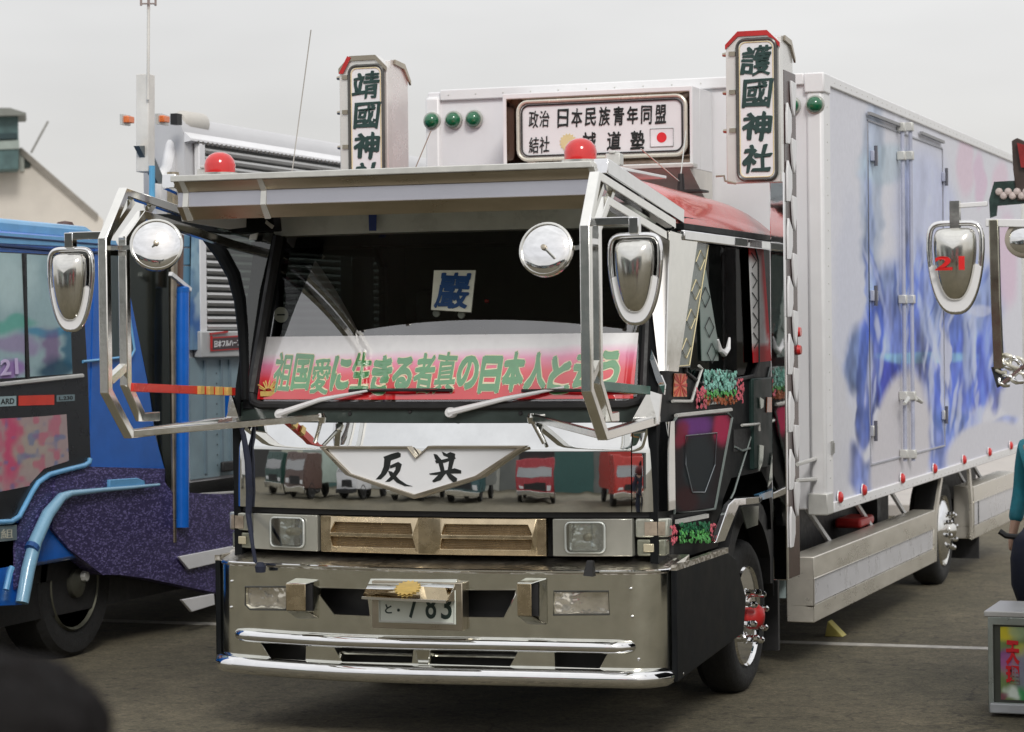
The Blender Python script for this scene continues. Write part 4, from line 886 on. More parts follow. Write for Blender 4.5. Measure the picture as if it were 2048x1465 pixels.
# ---- cargo box
BX, BY0, BY1, BZ0, BZ1 = 1.25, 3.22, 11.35, .915, 3.50
box = P('cargo_box', MB().box(-BX, BX - .01, BY0 + .01, BY1, BZ0, BZ1 - .01), white_body, bev=.01)
def mural(px, py, PP):
    B = lambda cx, cy, rx, ry, rot, c, al=.85, sh=2.2: (cx, cy, rx, ry, rot, c, al, sh)
    L_ = [B(1700, 650, 40, 330, 0, (205, 208, 222), .8), B(1745, 380, 30, 250, 1, (150, 172, 202), .6), B(1775, 330, 70, 50, 0, (170, 195, 210), .55), B(1740, 560, 14, 300, 0, (104, 128, 182), .6),
        B(1850, 450, 80, 190, 0, (188, 196, 226), .8), B(1812, 480, 9, 230, 1, (120, 134, 180), .7), B(1780, 620, 60, 120, 0, (120, 150, 215), .8), B(1835, 600, 60, 150, 0, (128, 150, 218), .8), B(1930, 620, 90, 150, 0, (120, 150, 216), .8),
        B(1716, 720, 36, 90, 6, (90, 120, 180), .9), B(1762, 690, 52, 120, 0, (40, 82, 190), .95, 2.6), B(1800, 690, 36, 110, 0, (110, 130, 200), .8), B(1830, 640, 18, 120, 0, (60, 90, 190), .8), B(1860, 760, 40, 100, 0, (70, 96, 190), .85),
        B(1775, 640, 12, 90, 2, (150, 165, 225), .8), B(1778, 772, 44, 62, 6, (24, 46, 160), 1, 3), B(1740, 790, 14, 130, 6, (120, 132, 205), .8), B(1722, 760, 12, 130, 4, (50, 84, 170), .9), B(1728, 860, 20, 60, 0, (60, 88, 170), .85),
        B(1910, 720, 34, 120, 0, (44, 82, 192), .9), B(1960, 740, 40, 100, 6, (30, 70, 182), .95, 2.6), B(1900, 800, 60, 70, 0, (60, 92, 196), .9), B(1985, 700, 24, 120, -6, (120, 140, 212), .8), B(2000, 780, 14, 60, 20, (60, 80, 180), .8),
        B(1850, 715, 120, 15, 0, (130, 185, 212), .65), B(1860, 660, 14, 110, -20, (170, 185, 225), .8), B(1938, 680, 16, 120, 2, (168, 182, 222), .85, 2.6), B(1890, 700, 11, 170, 1, (200, 204, 224), .95, 3.5), B(1875, 760, 14, 80, -28, (60, 90, 180), .7),
        B(1905, 640, 24, 60, 0, (90, 120, 205), .7), B(1960, 620, 30, 14, 0, (210, 214, 232), .6), B(1880, 880, 44, 86, 0, (90, 114, 190), .9), B(1905, 845, 50, 34, 10, (64, 96, 170), .9), B(1945, 850, 16, 54, 30, (170, 180, 222), .9), B(1905, 900, 20, 60, 10, (110, 130, 205), .7),
        B(1706, 930, 30, 66, -14, (96, 118, 196), .85), B(1740, 955, 30, 60, 24, (118, 138, 204), .8), B(2005, 850, 20, 40, 60, (120, 140, 210), .7),
        B(1800, 905, 66, 178, 6, (206, 203, 208), 1, 5), B(1658, 850, 52, 190, -6, (208, 208, 214), .95, 3.5), B(1975, 915, 100, 76, -28, (208, 208, 216), 1, 5), B(2030, 800, 40, 40, 0, (205, 206, 216), .9, 3),
        B(1930, 330, 24, 80, 0, (222, 186, 206), .55), B(1960, 360, 16, 70, 0, (216, 178, 206), .6), B(2000, 370, 22, 60, 0, (224, 186, 206), .5), B(2014, 520, 30, 120, 0, (220, 182, 208), .6)]
    rn = random.Random(12); st2 = []
    for k in range(120):
        cx = rn.uniform(1705, 2005); cy = rn.uniform(480, 860); dk = rn.random() < .5
        st2.append((cx, cy, rn.uniform(3, 8), rn.uniform(26, 90), rn.uniform(-14, 14) + (cx - 1850) * .05, (78, 108, 194) if dk else (200, 208, 232), rn.uniform(.4, .75), 1.5))
    base_c = blobs(px, py, (216, 217, 226), L_[:-10], 6, .02); mk = np.clip((.60 - base_c[..., :1]) * 3.2, 0, 1)
    c2_ = blobs(px, py, (216, 217, 226), L_[:-10] + st2, 3, .02); c = base_c * (1 - mk) + c2_ * mk
    for (cx, cy, rx, ry, rot, cc, al, sh) in L_[-10:]:
        a_ = rad(rot); dx = px + vnoise(px, py, .03, 4) * 8 - cx; dy = py - cy; u_ = (dx * math.cos(a_) + dy * math.sin(a_)) / rx; v_ = (-dx * math.sin(a_) + dy * math.cos(a_)) / ry
        k_ = np.clip((1 - np.sqrt(u_ * u_ + v_ * v_)) * sh, 0, 1); k_ = (k_ * k_ * (3 - 2 * k_) * al)[..., None]; c = c * (1 - k_) + lin(cc) * k_
    c = np.clip(lin((218, 219, 226)) + (c - lin((218, 219, 226))) * .95, .012, .8)
    st_ = (vnoise(px * 1.0, py * .10, .085, 9) + vnoise(px, py * .2, .2, 8) * .6) * 1.1; dark = np.clip((.62 - c[..., :1]) * 2.4, 0, 1)
    return np.clip(c * (1 + st_[..., None] * dark), .01, .8)
PP_ = np.array([[(BX + .002, y, z) for y in np.linspace(BY0 + .18, BY1 - .06, 620)] for z in np.linspace(BZ0 + .03, BZ1 - .05, 300)])
mur = painted('side_mural', PP_, mural, box, airbrush, (-.006, 0, 0), 'blue airbrushed mural on the white box side')
# corner posts, rails, door furniture
P('corner_post', MB().box(BX - .09, BX + .012, BY0 - .01, BY0 + .20, BZ0 - .02, BZ1 - .04), white_paint, box, bev=.02)
P('corner_post', MB().box(-BX - .012, -BX + .09, BY0 - .01, BY0 + .20, BZ0 - .02, BZ1 - .04), white_paint, box, bev=.02)
P('corner_casting', MB().box(BX - .10, BX + .022, BY0 - .02, BY0 + .14, BZ0 - .03, BZ0 + .10), alu, box, bev=.008)
P('corner_casting', MB().box(BX - .10, BX + .022, BY0 - .02, BY0 + .16, BZ1 - .12, BZ1), white_paint, box, bev=.01)
P('top_rail', MB().box(BX - .05, BX + .016, BY0 + .16, BY1, BZ1 - .07, BZ1), white_paint, box, bev=.008)
P('bottom_rail', MB().box(BX - .05, BX + .014, BY0 + .20, BY1, BZ0 - .03, BZ0 + .035), white_paint, box, bev=.006)
P('front_top_rail', MB().box(-BX + .09, BX - .10, BY0 - .015, BY0 + .03, BZ1 - .07, BZ1), white_paint, box, bev=.008)
P('rear_edge_post', MB().box(BX - .05, BX + .014, BY1 - .06, BY1, BZ0, BZ1 - .07), alu, box, bev=.006)
mb = MB()
for z in np.arange(BZ0 + .08, BZ1 - .1, .105): mb.lathe((BX + .012, BY0 + .10, z), (1, 0, 0), [(0, .006), (.003, .004)], 6)
for y in np.arange(BY0 + .3, BY1, .16): mb.lathe((BX + .014, y, BZ0 - .005), (1, 0, 0), [(0, .006), (.003, .004)], 6).lathe((BX + .016, y, BZ1 - .035), (1, 0, 0), [(0, .005), (.003, .004)], 6)
for x in np.arange(-1.1, 1.1, .18): mb.lathe((x, BY0 - .015, BZ1 - .035), (0, -1, 0), [(0, .006), (.003, .004)], 6)
P('rivets', mb, alu, box, kind='stuff', smooth=0)
BXp = BX + .004
def bpt(px, py, dx=.0): return PX(px, py, BXp + dx)
D0, D1 = bpt(1738, 600).y, bpt(1887, 600).y; zlo, zhi = bpt(1735, 930).z, bpt(1740, 225).z
def seam(a, b): return MB().tube([a, b], .006, 4, sq=True)
dr = P('side_door', MB().tube([(BX + .002, D0, BZ0 + .2), (BX + .002, D0, BZ1 - .18), (BX + .002, D1, BZ1 - .18), (BX + .002, D1, BZ0 + .2)], .007, 4, sq=True, closed=True), M('door_seam_grey', (.42, .43, .48), .5), box)
yc = (bpt(1810, 600).y + bpt(1826, 600).y) / 2
for a_, b_ in (((1738, 227), (1800, 251)), ((1842, 266), (1887, 285))):
    P('drip_rail', MB().tube([bpt(*a_, .02), bpt(*b_, .02)], .010, 4, sq=True), M('drip_grey', (.25, .25, .26), .5), dr)
rodc = M('rod_paint', (.40, .42, .52), .4)
for px_t, px_b in ((1812, 1803), (1829, 1818)):
    t_ = bpt(px_t, 262, .035); b_ = bpt(px_b, 925, .035); t_.y = b_.y = (t_.y + b_.y) / 2
    rd = P('lock_rod', MB().tube([t_, b_], .014, 8), rodc, dr)
    for py in (262, 318, 600, 790, 905):
        z = bpt(px_t, py).z; P('rod_guide', MB().box(BX + .005, BX + .06, t_.y - .03, t_.y + .03, z - .03, z + .03), alu, rd, bev=.006)
    z = bpt(px_b, 797).z; P('rod_handle', MB().tube([(BX + .06, t_.y, z), (BX + .075, t_.y + (.14 if px_t > 1820 else -.20), z - .03)], .013, 8, rs=[.018, .012]), alu, rd)
for px_, pys in ((1744, (313, 592, 862)), (1886, (355, 600, 830))):
    for py in pys:
        p = bpt(px_, py); hg = P('door_hinge', MB().box(BX + .003, BX + .03, p.y - .06, p.y + .08, p.z - .035, p.z + .035), rodc if py < 800 else alu, dr, bev=.006)
        P('hinge_pin', MB().tube([(BX + .035, p.y - .03, p.z - .065), (BX + .035, p.y - .03, p.z + .065)], .012, 8), M('pin_dark', (.10, .10, .12), .4), hg)
p = bpt(1661, 896); P('small_latch', MB().box(BX + .004, BX + .02, p.y - .03, p.y + .03, p.z - .04, p.z + .04).tube([(BX + .03, p.y - .02, p.z - .03), (BX + .03, p.y - .02, p.z + .03)], .006, 6), M('latch_grey', (.3, .3, .29), .4), box)
for px, py in ((1675, 990), (1723, 974), (1800, 954), (1865, 931), (1924, 914), (1975, 900), (2018, 888)):
    p = bpt(px, py); m_ = P('marker_lamp', MB().lathe((BX + .012, p.y, BZ0 + .055), (1, 0, 0), [(0, .036), (.015, .036), (.026, .024), (.03, 0)], 14), red_l, box)
    P('lamp_bezel', MB().lathe((BX + .010, p.y, BZ0 + .055), (1, 0, 0), [(0, .042), (.006, .040)], 14), white_paint, m_)
# green lamps on the box front
for px in (865, 908, 949):
    for sx in (1, -1):
        p = PY(px, 237, BY0); c = (p.x if sx < 0 else -p.x + .0, BY0 - .004, 3.31)
        if sx > 0 and px != 865: c = (c[0] - .0, c[1], c[2])
        gl = P('green_lamp', MB().lathe(c, (0, -1, 0), [(0, .048), (.02, .048), (.04, .040), (.055, .024), (.06, 0)], 22), green_l, box, smooth=60)
        P('lamp_bezel', MB().lathe(c, (0, -1, 0), [(-.002, .058), (.012, .056), (.014, .048)], 22), M('bezel_grey', (.45, .46, .42), .3, .5), gl)

# ---- billboard cabinet over the cab
CY = 2.78; CA, CB, CZ0, CZ1 = -.66, .585, 2.93, 3.50
ins0, ins1 = PY(1012, 206, CY), PY(1380, 338, CY)
CA = ins0.x - .022; CZ1 = PY(1200, 180, CY).z
hx0, hx1, hz0, hz1 = ins0.x, ins1.x, 2.965, min(3.425, CZ1 - .03)
cab_ = P('billboard_cabinet', MB().cutout([(CA, CZ0), (CB, CZ0), (CB, CZ1), (CA, CZ1)], [[(hx0, hz0), (hx1, hz0), (hx1, hz1), (hx0, hz1)]], lambda u, v: (u, CY, v), (0, .16, 0), step=.5).box(CA, CB, CY + .162, BY0 - .002, CZ0, CZ1), white_paint, bev=.004)
rec = M('bronze_mirror', (.42, .31, .25), .08, 1, .12, 5, .0008, 6)
P('recess_lining', MB().box(hx0, hx1, CY + .15, CY + .158, hz0, hz1).prism([(hx0, CY + .002, hz1 - .003), (hx1, CY + .002, hz1 - .003), (hx1, CY + .15, hz1 - .09), (hx0, CY + .15, hz1 - .09)], (0, .0, .002)).prism([(hx0 + .003, CY + .002, hz0), (hx0 + .08, CY + .15, hz0), (hx0 + .08, CY + .15, hz1), (hx0 + .003, CY + .002, hz1)], (-.002, 0, 0)), rec, cab_, smooth=0)
bx0, bx1, bz0, bz1 = PY(1037, 225, CY + .02).x, PY(1372, 225, CY + .02).x, 3.015, 3.36
bbx = P('billboard', MB().cutout(rrect(bx0 + .012, bx1 - .012, bz0 + .012, bz1 - .012, .05), [], lambda u, v: (u, CY + .02, v), (0, .05, 0)), acrylic, cab_)
P('billboard_frame', MB().tube([(u, CY + .012, v) for u, v in rrect(bx0, bx1, bz0, bz1, .06, 5)], .012, 8, closed=True), M('frame_ivory', (.62, .60, .52), .25, .4), bbx)
P('billboard_seal', MB().tube([(u, CY + .014, v) for u, v in rrect(bx0 + .022, bx1 - .022, bz0 + .022, bz1 - .022, .045, 5)], .005, 6, closed=True), rubber, bbx)
mb = MB(); fm_ = flat(CY + .018, .003); bw = bx1 - bx0
def row(s_, u0, u1, v0, v1, tilt=0, seed=0, bold=.012, gap=.0):
    k = len(s_)
    for i, ch in enumerate(s_):
        a_ = u0 + (u1 - u0) * i / k; b_ = u0 + (u1 - u0) * (i + 1) / k
        put_text(mb, ch, fm_, 0, (bx0 + bw * a_ + .003, bx0 + bw * (b_ - gap) - .003, v0, v1), .06, .08, seed + i, bold * 2)
zr0, zr1 = 3.20, 3.31
row('政治', .06, .19, zr0 + .005, zr1 - .005, 0, 1, .004); row('日本民族青年同盟', .235, .90, zr0, zr1, 0, 3, .010, .012)
row('結社', .06, .19, 3.055, 3.15, 0, 11, .004); row('誠', .385, .47, 3.055, 3.165, 0, 13); row('道', .53, .62, 3.055, 3.165, 0, 14); row('塾', .67, .76, 3.055, 3.165, 0, 15)
P('lettering', mb, ink, bbx, smooth=0, fixn=False)
P('sun_emblem', MB().prism([(bx0 + bw * .30 + (.055 if k % 2 else .044) * math.cos(k * math.pi / 16), CY + .019, 3.11 + (.055 if k % 2 else .044) * math.sin(k * math.pi / 16)) for k in range(32)], (0, -.003, 0)), M('pale_gold', (.66, .56, .30), .4), bbx, smooth=0)
fl2 = P('flag', MB().box(bx0 + bw * .79, bx0 + bw * .925, CY + .016, CY + .019, 3.065, 3.17), M('flag_white', (.74, .74, .77), .4), bbx, smooth=0)
P('flag_border', MB().tube([(bx0 + bw * a_, CY + .015, z) for a_, z in ((.79, 3.065), (.925, 3.065), (.925, 3.17), (.79, 3.17))], .0016, 4, sq=True, closed=True), grey_mat, fl2)
P('flag_disc', MB().lathe((bx0 + bw * .8575, CY + .0155, 3.118), (0, -1, 0), [(0, .030), (.002, .030)], 28), M('flag_red', (.68, .02, .03), .4), fl2, smooth=0)
P('cabinet_ledge', MB().box(CA, CB + .03, CY - .10, CY - .002, 2.93, 2.955), alu, cab_, bev=.004)
P('cabinet_soffit', MB().prism([(CA, CY - .08, 2.929), (CA, CY + .40, 2.70), (CA, CY + .43, 2.70), (CA, CY + .43, 2.929)], (CB - CA, 0, 0)), M('soffit_grey', (.62, .60, .56), .6), cab_, smooth=0)

# ---- tall name boards behind the cab, on mirrored pillars
def name_board(sx, s_, xa, xb, ztop, zbot, fz0, fz1, red_top):
    Y0 = 1.95; ch = .07
    outl = [(xa, zbot), (xb, zbot), (xb, ztop - ch), (xb - ch, ztop), (xa + ch, ztop), (xa, ztop - ch)]
    nb = P('name_board', MB().cutout(outl, [], lambda u, v: (u, Y0, v), (0, .07, 0)), chrome if 0 else M('pale_steel', (.74, .73, .70), .22, .5, .05), bev=.004)
    P('board_cap', MB().prism([(xa, Y0 - .012, ztop - ch), (xa + ch, Y0 - .012, ztop), (xb - ch, Y0 - .012, ztop), (xb, Y0 - .012, ztop - ch), (xb, Y0 - .012, ztop - ch - .025), (xb - ch, Y0 - .012, ztop - .028), (xa + ch, Y0 - .012, ztop - .028), (xa, Y0 - .012, ztop - ch - .025)], (0, .010, 0)), red_plain if red_top else worn_steel, nb, smooth=0)
    if not red_top: P('cap_patch', MB().prism([(xa + .002, Y0 - .016, ztop - ch - .03), (xa + .03, Y0 - .016, ztop - ch - .03), (xa + ch + .01, Y0 - .016, ztop - .01), (xa + ch - .012, Y0 - .016, ztop)], (0, .003, 0)), red_plain, nb, smooth=0)
    fxa, fxb = xa + .068, xb - .022
    fa = P('board_face', MB().cutout(rrect(fxa + .008, fxb - .008, fz0 + .008, fz1 - .008, .035), [], lambda u, v: (u, Y0 - .016, v), (0, .014, 0)), acrylic, nb)
    P('face_frame', MB().tube([(u, Y0 - .014, v) for u, v in rrect(fxa, fxb, fz0, fz1, .042, 5)], .010, 8, closed=True), M('dark_bronze', (.10, .10, .095), .25, .6), fa)
    P('face_piping', MB().tube([(u, Y0 - .018, v) for u, v in rrect(fxa + .014, fxb - .014, fz0 + .014, fz1 - .014, .034, 5)], .003, 6, closed=True), cream, fa)
    mb = MB(); k = len(s_); bt = .014; hh = (fz1 - fz0 - .05) / k
    for i, c_ in enumerate(s_):
        z1_ = fz1 - .03 - i * hh; put_text(mb, c_, flat(Y0 - .0175, .004), 0, (fxa + .028, fxb - .022, z1_ - hh * .92, z1_ - hh * .03), .08, .12, 20 + i, .020 if c_ in '護靖國' else .038)
    P('lettering', mb, green_ink, fa, smooth=0, fixn=False)
    for k in range(3):
        z = ztop - .12 - k * (ztop - zbot - .2) / 3; P('side_bolt', MB().lathe((xa - .012, Y0 + .02, z), (1, 0, 0), [(-.01, .010), (.012, .014)], 8), worn_steel, nb); P('bolt_plate', MB().box(xa + .02, xa + .055, Y0 - .012, Y0 - .001, z - .012, z + .012), worn_steel, nb)
    # rear lantern half of the board
    P('lantern_back', MB().cutout([(Y0 + .072, zbot), (Y0 + .34, zbot), (Y0 + .34, ztop - .10), (Y0 + .27, ztop - .035), (Y0 + .10, ztop - .02), (Y0 + .072, ztop - .03)], [], lambda u, v: (xb - .012, u, v), (-.05, 0, 0), step=.5), M('lantern_pale', (.72, .71, .69), .25, .4, .05), nb)
    P('lantern_cap', MB().prism([(xb - .010, Y0 + .12, ztop - .018), (xb - .010, Y0 + .27, ztop - .03), (xb - .010, Y0 + .36, ztop - .12), (xb - .010, Y0 + .36, ztop - .145), (xb - .010, Y0 + .26, ztop - .06), (xb - .010, Y0 + .12, ztop - .045)], (.012, 0, 0)), worn_steel, nb, smooth=0)
    return nb
xa_r, xb_r = PY(1452, 200, 1.95).x, PY(1561, 200, 1.95).x
xa_l, xb_l = PY(679, 200, 1.95).x, PY(775, 200, 1.95).x
nbR = name_board(1, '護國神社', xa_r, xb_r, PY(1510, 62, 1.95).z, PY(1510, 366, 1.95).z, PY(1510, 360, 1.95).z, PY(1510, 80, 1.95).z, True)
nbL = name_board(-1, '靖國神社', xa_l, xb_l, PY(720, 112, 1.95).z, PY(720, 112, 1.95).z - .80, PY(720, 133, 1.95).z - .74, PY(720, 133, 1.95).z, False)
P('board_hook', MB().tube([PY(*p, 1.93) for p in ((1432, 353), (1448, 352), (1450, 362), (1472, 368))], .006, 6), worn_steel, nbR)
# pillars: dark mirrored posts faced with pointed white plates
dred = M('dark_red_gloss', (.035, .010, .009), .22, 0, .5, 3)
for sx, xb in ((1, xb_r), (-1, -xb_r)):
    x0, x1 = sorted((xb, xb - sx * .07))
    pil = P('pillar_post', MB().box(x0, x1, 2.03, 2.31, .62, 3.40 if sx > 0 else 2.8), dred, bev=.004)
    P('pillar_edge', MB().box(x0 - .004, x1 + .004, 1.985, 2.028, .62, 2.84), chrome, pil, bev=.004)
    if sx > 0:
        k = 0; z = 3.35
        while z > .95:
            ya, yb = (2.04, 2.145) if k % 2 else (2.155, 2.265)
            sh = [(ya, z), (yb, z - .008), (yb, z - .06), (ya + .055, z - .195), (ya + .02, z - .15), (ya, z - .06)] if k % 2 == 0 else [(ya + .02, z + .03), (yb, z - .03), (yb, z - .12), (ya + .055, z - .195), (ya + .004, z - .195), (ya, z - .03)]
            P('pointed_plate', MB().prism([(xb + .002, y, zz) for y, zz in sh], (.014, 0, 0)), white_paint, pil, bev=.003); z -= .1575; k += 1
        for zz in (1.42, 1.52): P('red_reflector', MB().lathe((xb + .002, 2.29, zz + .45), (1, 0, 0), [(0, .03), (.02, .025)], 12), red_l, pil)
        P('pillar_stay_rod', MB().tube([(xb + .01, 2.22, 1.24), (1.20, 3.2, 1.22)], .012, 6).tube([(xb + .01, 2.22, 1.15), (1.20, 3.2, 1.10)], .012, 6), alu, pil)
# air ducts / mist between cab and box
P('exhaust_stack', MB().tube([(.9, 2.7, .8), (.9, 2.7, 2.5)], .06, 12), steel)
P('stack_lamp', MB().box(1.16, 1.22, 2.30, 2.40, .80, .845), white_paint, bev=.006)
# roof aerials
b0 = PX(1362, 366, .72); ae = P('roof_aerial', MB().tube([b0 + Vector((0, 0, -.10)), b0 + Vector((0, 0, .05))], .018, 10, rs=[.024, .016]), rubber)
P('aerial_rod', MB().tube([b0, PX(1282, 298, .72)], .0035, 5).tube([b0 + Vector((0, 0, .05)), PX(1372, 262, .72)], .0035, 5), steel, ae)
P('aerial_foot', MB().box(b0.x - .03, b0.x + .12, b0.y - .02, b0.y + .14, b0.z - .052, b0.z - .04), rubber, ae)
P('whip_aerial', MB().tube([PY(583, 352, -.2), PY(602, 210, -.2), PY(622, 60, -.2)], .003, 4), M('whip_grey', (.35, .33, .30), .5))
P('whip_aerial', MB().tube([PY(826, 348, .6), PY(862, 262, .6)], .003, 4), M('whip_grey2', (.25, .18, .14), .5))

# ---- side bumper boxes between the wheels
fr_m = M('side_panel_steel', (.66, .63, .56), .30, .6, .10, 7, .0004, 20, stretch=(1, .3, 1))
def side_box(y0, y1, z0, z1, ret):
    sb = P('side_bumper', MB().box(1.06, 1.225, y0, y1, z1 - .13, z1).box(1.06, 1.225, y0, y1, z0, z0 + .10).box(1.06, 1.225, y0, y0 + .02, z0 + .10, z1 - .13).box(1.06, 1.225, y1 - .05, y1, z0 + .10, z1 - .13), fr_m, bev=.006)
    k = max(1, round((y1 - y0) / .95)); w_ = (y1 - y0 - .07) / k
    for i in range(k): P('light_panel', MB().box(1.19, 1.215, y0 + .021 + i * w_, y0 + .019 + (i + 1) * w_, z0 + .103, z1 - .133), M('pale_light_panel', (.52, .52, .54), .3, 0, .06), sb, bev=.003)
    if ret:
        P('end_panel', MB().box(.70, 1.055, y0 + .0, y0 + .02, z0 + .14, z1 - .14), M('pale_end_panel', (.30, .37, .37), .25, 0, .05), sb)
        P('end_frame', MB().box(.68, 1.058, y0 + .0, y0 + .03, z1 - .138, z1), M('end_dark_steel', (.10, .09, .08), .3, .6), sb)
    return sb
side_box(3.02, 7.0, .27, .655, True); side_box(8.75, 11.0, .30, .72, False)
for y in (3.9, 5.2, 6.4, 9.2, 10.0): P('side_bracket', MB().tube([(1.06, y + .30, .64), (.98, y, .88)], .012, 4, sq=True), white_paint)
P('under_body_shade_sheet', MB().box(.84, .86, 3.25, 7.1, .30, .885), rubber); P('under_body_shade_sheet', MB().box(.84, .86, 8.9, 11.1, .35, .885), rubber); P('wheel_shade_sheet', MB().box(.60, 1.12, 2.56, 2.60, .16, .95), rubber)  # black sheets added to deepen the shade under the box and behind the wheel
P('red_side_box', MB().box(.88, 1.06, 5.15, 5.6, .655, .72), red_plain, bev=.02)
P('arch_edge_plate', MB().prism([(1.20, 7.0, .27), (1.20, 7.02, .60), (1.20, 7.35, .92), (1.20, 7.42, .92), (1.20, 7.12, .60), (1.20, 7.08, .27)], (.02, 0, 0)), fr_m)
P('arch_edge_plate', MB().prism([(1.20, 8.75, .30), (1.20, 8.75, .60), (1.20, 8.60, .92), (1.20, 8.53, .92), (1.20, 8.66, .60), (1.20, 8.68, .30)], (.02, 0, 0)), fr_m)
P('mud_flap', MB().box(.70, 1.22, 9.0, 9.02, .12, .60), rubber); P('mud_flap', MB().box(-1.22, -.70, 9.0, 9.02, .12, .60), rubber)
P('rear_wheel_cover', MB().lathe((1.09, 8.10, .415), (1, 0, 0), [(.0, .24), (.02, .22), (.05, .12), (.06, 0)], 28), chrome, smooth=50)

# =================================================================== wheel chock
c = PG(1668, 1272); tag(obj('wheel_chock', MB().prism([(c.x - .05, c.y - .05, 0), (c.x + .07, c.y - .05, 0), (c.x - .03, c.y - .05, .10)], (0, .12, 0)), yellow_m, bev=.005), 'small pale yellow wedge chock on the asphalt under the white cargo box', 'wheel chock')

# =================================================================== BLUE TRUCK on the left
BT = thing('blue_truck', 'bright blue show truck with glittering violet skirts and airbrushed door, parked on the left', 'truck', (-3.2, 2.4, 0))
Q = lambda name, mb, mat, par=None, **k: obj(name, mb, mat, par or BT, **k)
X_ = -3.2
def s3(px, py, dx=0): return PX(px, py, X_ + dx)
cabb = Q('cab_body', MB().prism([(X_ - 2.3, .0, .62), (X_ - 2.3, .0, 1.7), (X_ - 2.3, .25, 2.50), (X_ - 2.3, .45, 2.62), (X_ - 2.3, 2.80, 2.60), (X_ - 2.3, 2.92, 2.45), (X_ - 2.3, 2.95, .62)], (2.3, 0, 0)), bluepaint, bev=.03)
Q('roof_cap', MB().prism([(X_ - 2.25, .3, 2.60), (X_ - 2.25, .5, 2.70), (X_ - 2.25, 2.5, 2.68), (X_ - 2.25, 2.82, 2.58)], (2.2, 0, 0)), skyblue, cabb, bev=.03)
Q('roof_trim', MB().tube([s3(-40, 488, .01), s3(100, 500, .01), s3(235, 508, .01)], .009, 6).tube([s3(-40, 470, .01), s3(235, 492, .01)], .006, 6), M('trim_dark_blue', (.01, .03, .10), .4), cabb)
Q('upper_band', MB().prism([s3(*p, .002) for p in ((-60, 462), (230, 482), (236, 498), (-60, 484))], (.006, 0, 0)), skyblue, cabb)
bdark = M('charcoal_panel', (.016, .017, .019), .3, 0, .2, 8)
door = Q('door', MB().prism([s3(*p, .004) for p in ((-80, 500), (158, 512), (172, 745), (178, 925), (100, 950), (80, 968), (52, 1010), (36, 1040), (-80, 1040))], (.012, 0, 0)), bdark, smooth=0)
wcol = lambda px, py, PP: blobs(px, py, (150, 175, 180), [(20, 560, 70, 90, 0, (175, 198, 200), .9, 1.5), (120, 540, 60, 50, 0, (140, 165, 170), .8, 1.5), (30, 650, 60, 20, -5, (90, 165, 150), .8, 1.8), (100, 665, 80, 14, -4, (60, 130, 165), .8, 1.8), (30, 690, 60, 24, 0, (150, 135, 170), .8, 1.8), (95, 700, 26, 60, 0, (120, 80, 130), .7, 1.6), (110, 735, 60, 26, 0, (40, 75, 95), .9, 1.8), (140, 690, 26, 60, 0, (30, 90, 120), .8, 1.8), (20, 740, 40, 26, 0, (150, 115, 175), .9, 1.6)], 12, .03)  # reflections in the door windows, painted in as colour patches
for a_, b_, a2, b2 in (((-80, 762), (50, 755), (47, 508), (-80, 502)), ((58, 754), (145, 748), (136, 514), (54, 509))):
    painted('window_reflection_film', bilinear(s3(*a_, .018), s3(*b_, .018), s3(*a2, .018), s3(*b2, .018), 40, 60), wcol, door, M('x', (1, 1, 1)) if 0 else airbrush, (-.003, 0, 0))
Q('window_bar', MB().tube([s3(46, 508, .022), s3(56, 756, .022)], .012, 6), bdark, door)
Q('window_sill', MB().tube([s3(-80, 778, .024), s3(165, 752, .024)], .014, 6), alu, door)
Q('film_lettering', put_text(MB(), '21', (lambda q_: (lambda u, v, w: tuple((q_[0] * (1 - u) + q_[1] * u) * (1 - v) + (q_[3] * (1 - u) + q_[2] * u) * v + Vector((.004 + w * .002, 0, 0)))))([s3(0, 752, .024), s3(36, 748, .024), s3(34, 716, .024), s3(0, 720, .024)]), .02, (0, 1, 0, 1)), M('lilac', (.60, .50, .75), .4), door, smooth=0, fixn=False)
for s_, p0, p1, cm, bg_ in (('ARD', (-4, 814), (32, 792), ink, (.30, .40, .42)), ('', (37, 812), (108, 790), M('dull_red', (.30, .02, .02), .4), (.62, .05, .03)), ('L.230', (113, 804), (149, 789), ink, (.16, .22, .24))):
    qd = [s3(p0[0], p0[1], .018), s3(p1[0], p0[1] - 2, .018), s3(p1[0], p1[1], .018), s3(p0[0], p1[1] + 2, .018)]
    pk = Q('door_sticker', MB().prism(qd, (.002, 0, 0)), M('sticker_film', bg_, .4), door, smooth=0)
    if s_: Q('sticker_lettering', put_text(MB(), s_, lambda u, v, w, q_=qd: tuple((q_[0] * (1 - u) + q_[1] * u) * (1 - v) + (q_[3] * (1 - u) + q_[2] * u) * v + Vector((.003 + w * .001, 0, 0))), .02, (.12, .88, .22, .78)), cm, pk, smooth=0, fixn=False)
def floral(px, py, PP):
    c = blobs(px, py, (168, 150, 150), [(20, 900, 30, 110, 0, (200, 60, 110), .8, 1.6), (60, 900, 40, 70, 0, (170, 160, 150), .8, 1.6)], 10, .03)
    n1 = vnoise(px, py, .07, 5); n2 = vnoise(px, py, .08, 6)
    k = np.clip((n1 - .08) * 6, 0, 1)[..., None]; c = c * (1 - k * .6) + lin((190, 90, 120)) * k * .6
    k = np.clip((n2 - .16) * 6, 0, 1)[..., None]; return c * (1 - k * .6) + lin((90, 115, 160)) * k * .6
painted('floral_panel', bilinear(s3(-80, 1000, .02), s3(60, 972, .02), s3(60, 835, .02), s3(-80, 842, .02), 46, 46), floral, door, airbrush, (-.003, 0, 0))
painted('floral_panel', bilinear(s3(60, 968, .020), s3(88, 938, .020), s3(88, 833, .020), s3(60, 835, .020), 16, 40), floral, door, airbrush, (-.003, 0, 0))
